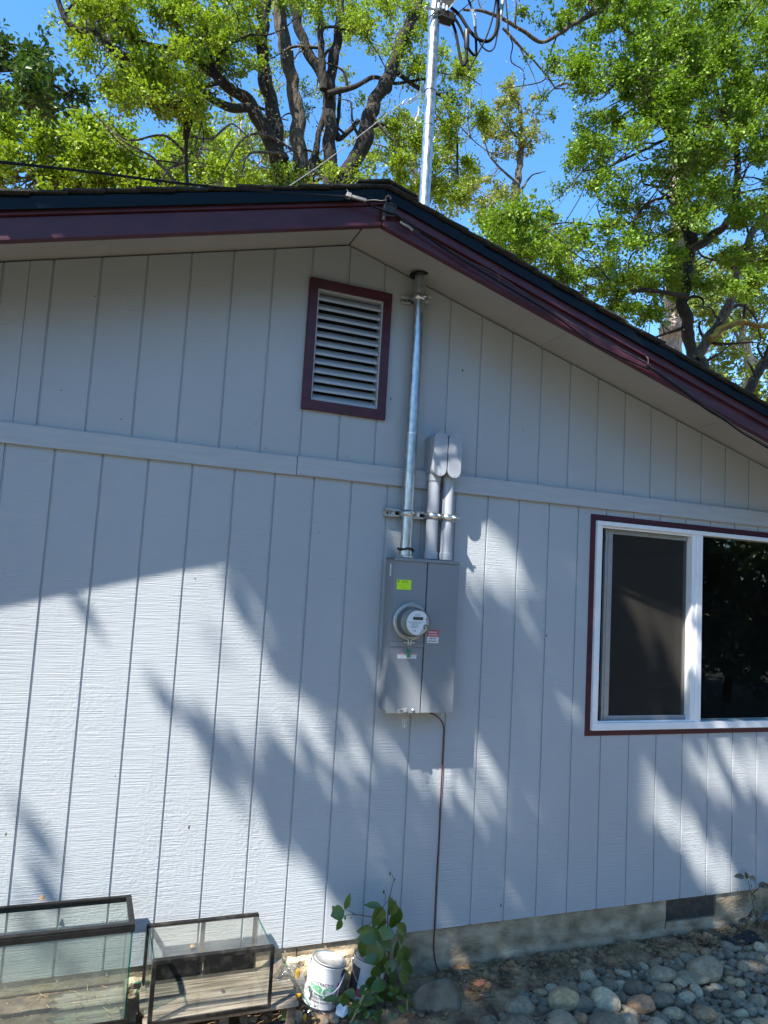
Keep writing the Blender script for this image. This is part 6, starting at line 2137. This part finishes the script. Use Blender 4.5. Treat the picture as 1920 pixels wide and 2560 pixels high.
# a belt of woodland behind, seen in the gaps low down
for k, (x, y0, YY, poly, lab, nm) in enumerate([
        (500, 600, 27.0, [(380, 330), (470, 260), (560, 230), (640, 300), (660, 460), (380, 460)], 'pale green tree far behind the left stems of the big oak', 'alder_tree'),
        (900, 600, 27.0, [(760, 300), (860, 230), (960, 260), (1010, 330), (1020, 480), (760, 460)], 'pale green tree far behind the foot of the mast', 'alder_tree'),
        (1620, 900, 19.0, [(1480, 560), (1600, 520), (1730, 560), (1730, 920), (1600, 880), (1500, 780)], 'bright green tree low down at far right beyond the forked oak', 'alder_tree')]):
    b_ = at(x, y0, YY)
    tt = Tree(nm, (b_[0], YY, -0.3), lab, 'tree', GB, 30 + k)
    cx = sum(p[0] for p in poly) / len(poly)
    cy = sum(p[1] for p in poly) / len(poly)
    tt.limb([(b_[0], YY, -0.3), at(x, y0 - 60, YY), at(cx, cy, YY), at(cx + 10, min(p[1] for p in poly), YY)], 0.3, 0.04, 9)
    for q in range(7):
        px_, py_ = poly[q % len(poly)]
        tt.limb([at(cx, cy + 60, YY), at((cx + px_) / 2 + 10, (cy + py_) / 2, YY), at(px_ * 0.85 + cx * 0.15, py_ * 0.85 + cy * 0.15, YY)], 0.07, 0.015, 7)
    tt.crown(poly, 80 if k < 2 else 150, (YY - 1.5, YY + 1.5), 0.6, 80 if k < 2 else 110, 0.16)
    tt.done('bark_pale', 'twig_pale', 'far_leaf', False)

# ---------------------------------------------------------------- trees on the sun side of the yard: their gaps throw the dappled light
Z67 = lambda zx, zy: (zx * 0.5, 1209.7 + zy * 0.5)
Z77 = lambda zx, zy: (864.1 + 0.4793 * zx, 1503.5 + 0.4793 * zy)
def grow(poly, k):
    cx = sum(p[0] for p in poly) / len(poly)
    cz = sum(p[1] for p in poly) / len(poly)
    return [(cx + (x - cx) * k, cz + (z - cz) * (1 + (k - 1) * 0.5)) for x, z in poly]
def wallpoly(pts, f=None):
    out = []
    for p in pts:
        x, y = f(*p) if f else p
        q = at(x, y, 0.0)
        out.append((q[0], q[2]))
    return out
LIT = []
LIT.append((1.0, wallpoly([(-1200, 1000), (300, 1000), (490, 1195), (510, 1300), (560, 1400), (640, 1520), (650, 1640), (560, 1650), (500, 1615), (440, 1600), (450, 1660), (540, 1740), (620, 1770), (665, 1860), (720, 1930), (765, 2010), (800, 2150), (830, 2400), (900, 2900), (-1200, 2900)])))
LIT.append((0.75, wallpoly([(640, 1500), (690, 1475), (755, 1515), (800, 1600), (812, 1700), (800, 1760), (720, 1680), (650, 1640)])))
LIT.append((0.5, wallpoly([(690, 1720), (760, 1760), (850, 1900), (880, 1980), (830, 1960), (740, 1830)])))
LIT.append((1.0, wallpoly([(80, 330), (330, 320), (330, 160), (380, 160), (440, 220), (540, 400), (550, 500), (480, 490), (400, 450), (290, 540), (200, 520), (110, 400)], Z77)))
LIT.append((1.0, [(1.80, 1.10), (1.96, 1.06), (2.06, 0.76), (1.80, 0.72)]))
LIT.append((1.0, [(2.15, 0.99), (2.22, 0.97), (2.22, 0.77), (2.18, 0.77)]))
LIT.append((1.0, wallpoly([(690, -20), (830, -40), (835, 110), (800, 140), (730, 70)], Z77)))
LIT.append((0.85, grow(wallpoly([(765, 180), (845, 330), (870, 450), (830, 450), (775, 320)], Z77), 1.3)))
LIT.append((1.0, grow(wallpoly([(1020, 280), (1100, 280), (1150, 370), (1210, 490), (1280, 560), (1345, 680), (1310, 770), (1180, 650), (1080, 570), (1035, 430)], Z77), 1.3)))
LIT.append((1.0, wallpoly([(1240, 190), (1390, 190), (1420, 300), (1530, 430), (1500, 490), (1400, 450), (1280, 340)], Z77)))
LIT.append((1.0, wallpoly([(1430, 190), (1760, 190), (1760, 600), (1580, 490), (1490, 290)], Z77)))
LIT.append((1.0, grow(wallpoly([(1215, 470), (1300, 530), (1385, 640), (1485, 760), (1500, 890), (1390, 900), (1320, 720)], Z77), 1.3)))
LIT.append((0.7, grow(wallpoly([(495, 540), (570, 640), (570, 700), (495, 640)], Z77), 1.3)))
LIT.append((0.7, grow(wallpoly([(755, 780), (840, 850), (830, 910), (765, 860)], Z77), 1.3)))
V8 = lambda zx, zy: ((1080 + zx / 3.95) / KD, (1240 + zy / 3.95) / KD)
LIT.append((1.0, wallpoly([(290, 280), (420, 120), (520, 190), (660, 280), (760, 380), (860, 500), (950, 680), (1030, 880), (1090, 1080), (1220, 1264), (1040, 1264), (920, 1150), (780, 1050), (620, 930), (480, 900), (400, 800), (280, 660)], V8)))
LIT.append((0.6, wallpoly([(270, 640), (400, 720), (440, 900), (430, 1160), (270, 860)], V8)))
LIT.append((1.0, [(1.93, 2.24), (2.24, 2.24), (2.24, 1.70), (2.06, 1.55), (1.93, 1.70)]))
LIT.append((0.9, [(1.62, 2.12), (1.82, 2.12), (1.80, 2.0), (1.64, 2.0)]))
W8 = lambda zx, zy: ((1420 + zx / 3.318) / KD, (1240 + zy / 3.318) / KD)
LIT.append((1.0, wallpoly([(330, 480), (1130, 790), (1130, 1650), (1010, 1560), (900, 1420), (800, 1250), (700, 1050), (600, 900), (480, 850), (380, 720)], W8)))
LIT.append((0.8, wallpoly([(1180, 2400), (1290, 2380), (1330, 2500), (1240, 2520)])))
LIT.append((0.8, wallpoly([(1390, 2010), (1460, 1990), (1475, 2080), (1405, 2090)])))
def ground_patch(u, v, r, k=0.9, Z=-0.22):
    p = natz(u, v, Z)
    h = p - SUN * (p[1] / SUN[1])
    LIT.append((k, [(h[0] + r * math.cos(a) * 1.2, h[2] + r * 1.6 * math.sin(a)) for a in np.linspace(0, 2 * math.pi, 9)[:-1]]))
for q in ((1215, 2455, 0.09), (1290, 2530, 0.05), (1700, 2480, 0.05), (1560, 2520, 0.04), (1880, 2420, 0.05), (1010, 2540, 0.07)):
    ground_patch(*q)
DIM = []
DIM.append((0.30, wallpoly([(370, 270), (470, 370), (570, 490), (500, 500), (410, 400)], Z67)))
DIM.append((0.40, wallpoly([(600, 40), (690, 180), (760, 340), (960, 400), (1010, 690), (940, 640), (860, 480), (740, 400), (660, 280)], Z67)))
DIM.append((0.45, wallpoly([(20, 960), (120, 1060), (310, 1382), (420, 1700), (120, 1700), (60, 1300)], Z67)))
DIM.append((0.35, wallpoly([(700, 480), (790, 560), (900, 700), (880, 800), (770, 640)], Z67)))
def lit_at(x, z):
    L_ = np.zeros(x.shape)
    for dx, dz in ((0, 0), (0.04, 0), (-0.04, 0), (0, 0.05), (0, -0.05)):
        for v, poly in LIT:
            L_ = np.maximum(L_, np.where(inpoly(x + dx, z + dz, poly), v, 0))
    for v, poly in DIM:
        L_ = np.where(inpoly(x, z, poly), np.minimum(L_, 1 - v * 0.32), L_)
    return L_
def shade_tree(name, root, t0, t1, xr, zr, n, label, seed):
    rg = np.random.default_rng(seed)
    T = Tree(name, root, label, 'tree', None, seed)
    # clusters of leaves along sun rays that end on the shaded parts of wall and yard
    m_ = n
    x = rg.uniform(*xr, m_)
    z = rg.uniform(*zr, m_)
    keep = rg.random(m_) > lit_at(x, z) * 1.02
    x, z = x[keep], z[keep]
    t = rg.uniform(t0, t1, len(x)) + 1.25 * np.clip(-z, 0, None)
    pos = np.stack([x, np.zeros(len(x)), z], 1) + SUN[None] * t[:, None]
    high = pos[:, 2] > 5.2
    pos, x = pos[high], x[high]
    T.P.append(pos); T.D.append(rg.normal(0, 1, (len(x), 3)))
    T.N.append(rg.normal(0, 0.5, (len(x), 3)) + SUN)
    T.S.append(rg.uniform(0.08, 0.14, len(x)))
    return T, pos
T1, pos1 = shade_tree('oak_tree', (-5.2, -5.0, -0.3), 6.5, 10.5, (-3.5, 8.5), (-2.6, 2.6), 34000, 'tall spreading oak at the sunny side of the yard shading the wall', 41)
T1.limb([(-5.2, -5.0, -0.4), (-5.1, -4.9, 3.0), (-4.9, -4.7, 6.0), (-4.4, -4.5, 9.0), (-3.6, -4.2, 11.5)], 0.42, 0.10, 12)
T1.done('bark_dark', 'bark_grey', 'oak_leaf')
# garden shrubs far behind the camera, mirrored in the panes
for k in range(9):
    x, y, h, r_ = 6.5 + 1.9 * k, -8.6 - 0.25 * k + 0.3 * (k % 2), 4.0 + 0.35 * ((k * 7) % 4), 1.55
    T = Tree('garden_shrub', (x, y, -0.35), 'tall dark shrub in the row mirrored by the window panes', 'shrub', 'garden shrubs across the yard', 50 + k)
    for j in range(5):
        T.limb([(x, y, -0.4), (x + T.rr.uniform(-0.5, 0.5), y + T.rr.uniform(-0.5, 0.5), h * 0.5), (x + T.rr.uniform(-1, 1) * r_ * 0.7, y + T.rr.uniform(-1, 1) * r_ * 0.7, h * 0.9)], 0.09, 0.02, 7)
    for j in range(46):
        d = T.rg.normal(0, 1, 3)
        d /= np.linalg.norm(d)
        rr_ = T.rg.uniform(0.6, 1.0)
        T.clump(np.array([x, y, h * 0.5 - 0.2]) + d * rr_ * np.array([r_, r_, h * 0.5]), 0.6, 100, 0.16, 0.8, 3)
    T.done('bark_dark', 'bark_grey', 'shrub_leaf', False)

# tall trees ringing the front yard: they close off most of the open sky the wall could see
def cull_sun(P):
    t = P[:, 1] / SUN[1]
    hit = P - SUN[None] * t[:, None]
    jit = np.random.default_rng(5).normal(0, 0.05, (len(P), 2))
    return (lit_at(hit[:, 0] + jit[:, 0], hit[:, 2] + jit[:, 1]) < 0.3)
ring = [(-15, -12, 7, 3.6), (-7, -17, 7, 3.8), (0.5, -18, 7.5, 4.2), (8, -16, 7.5, 4.4), (14, -13, 7.5, 4.2), (19.5, -9, 8, 4.4)]
for k, (x, y, h, r_) in enumerate(ring):
    T = Tree('yard_tree', (x, y, -0.35), 'tall leafy tree of the ring round the front yard behind the viewer', 'tree', 'trees round the front yard', 70 + k)
    T.limb([(x, y, -0.4), (x + T.rr.uniform(-0.3, 0.3), y, h * 0.4), (x + T.rr.uniform(-0.8, 0.8), y + T.rr.uniform(-0.8, 0.8), h * 0.9)], 0.3, 0.06, 9)
    for j in range(95):
        d = T.rg.normal(0, 1, 3)
        d /= np.linalg.norm(d)
        T.clump(np.array([x, y, 0.8 + h * 0.5]) + d * T.rg.uniform(0.45, 1.0) * np.array([r_, r_, h * 0.5]), 1.0, 75, 0.30, 0.9, 3)
    T.done('bark_dark', 'bark_grey', 'shrub_leaf', False, cull=cull_sun)
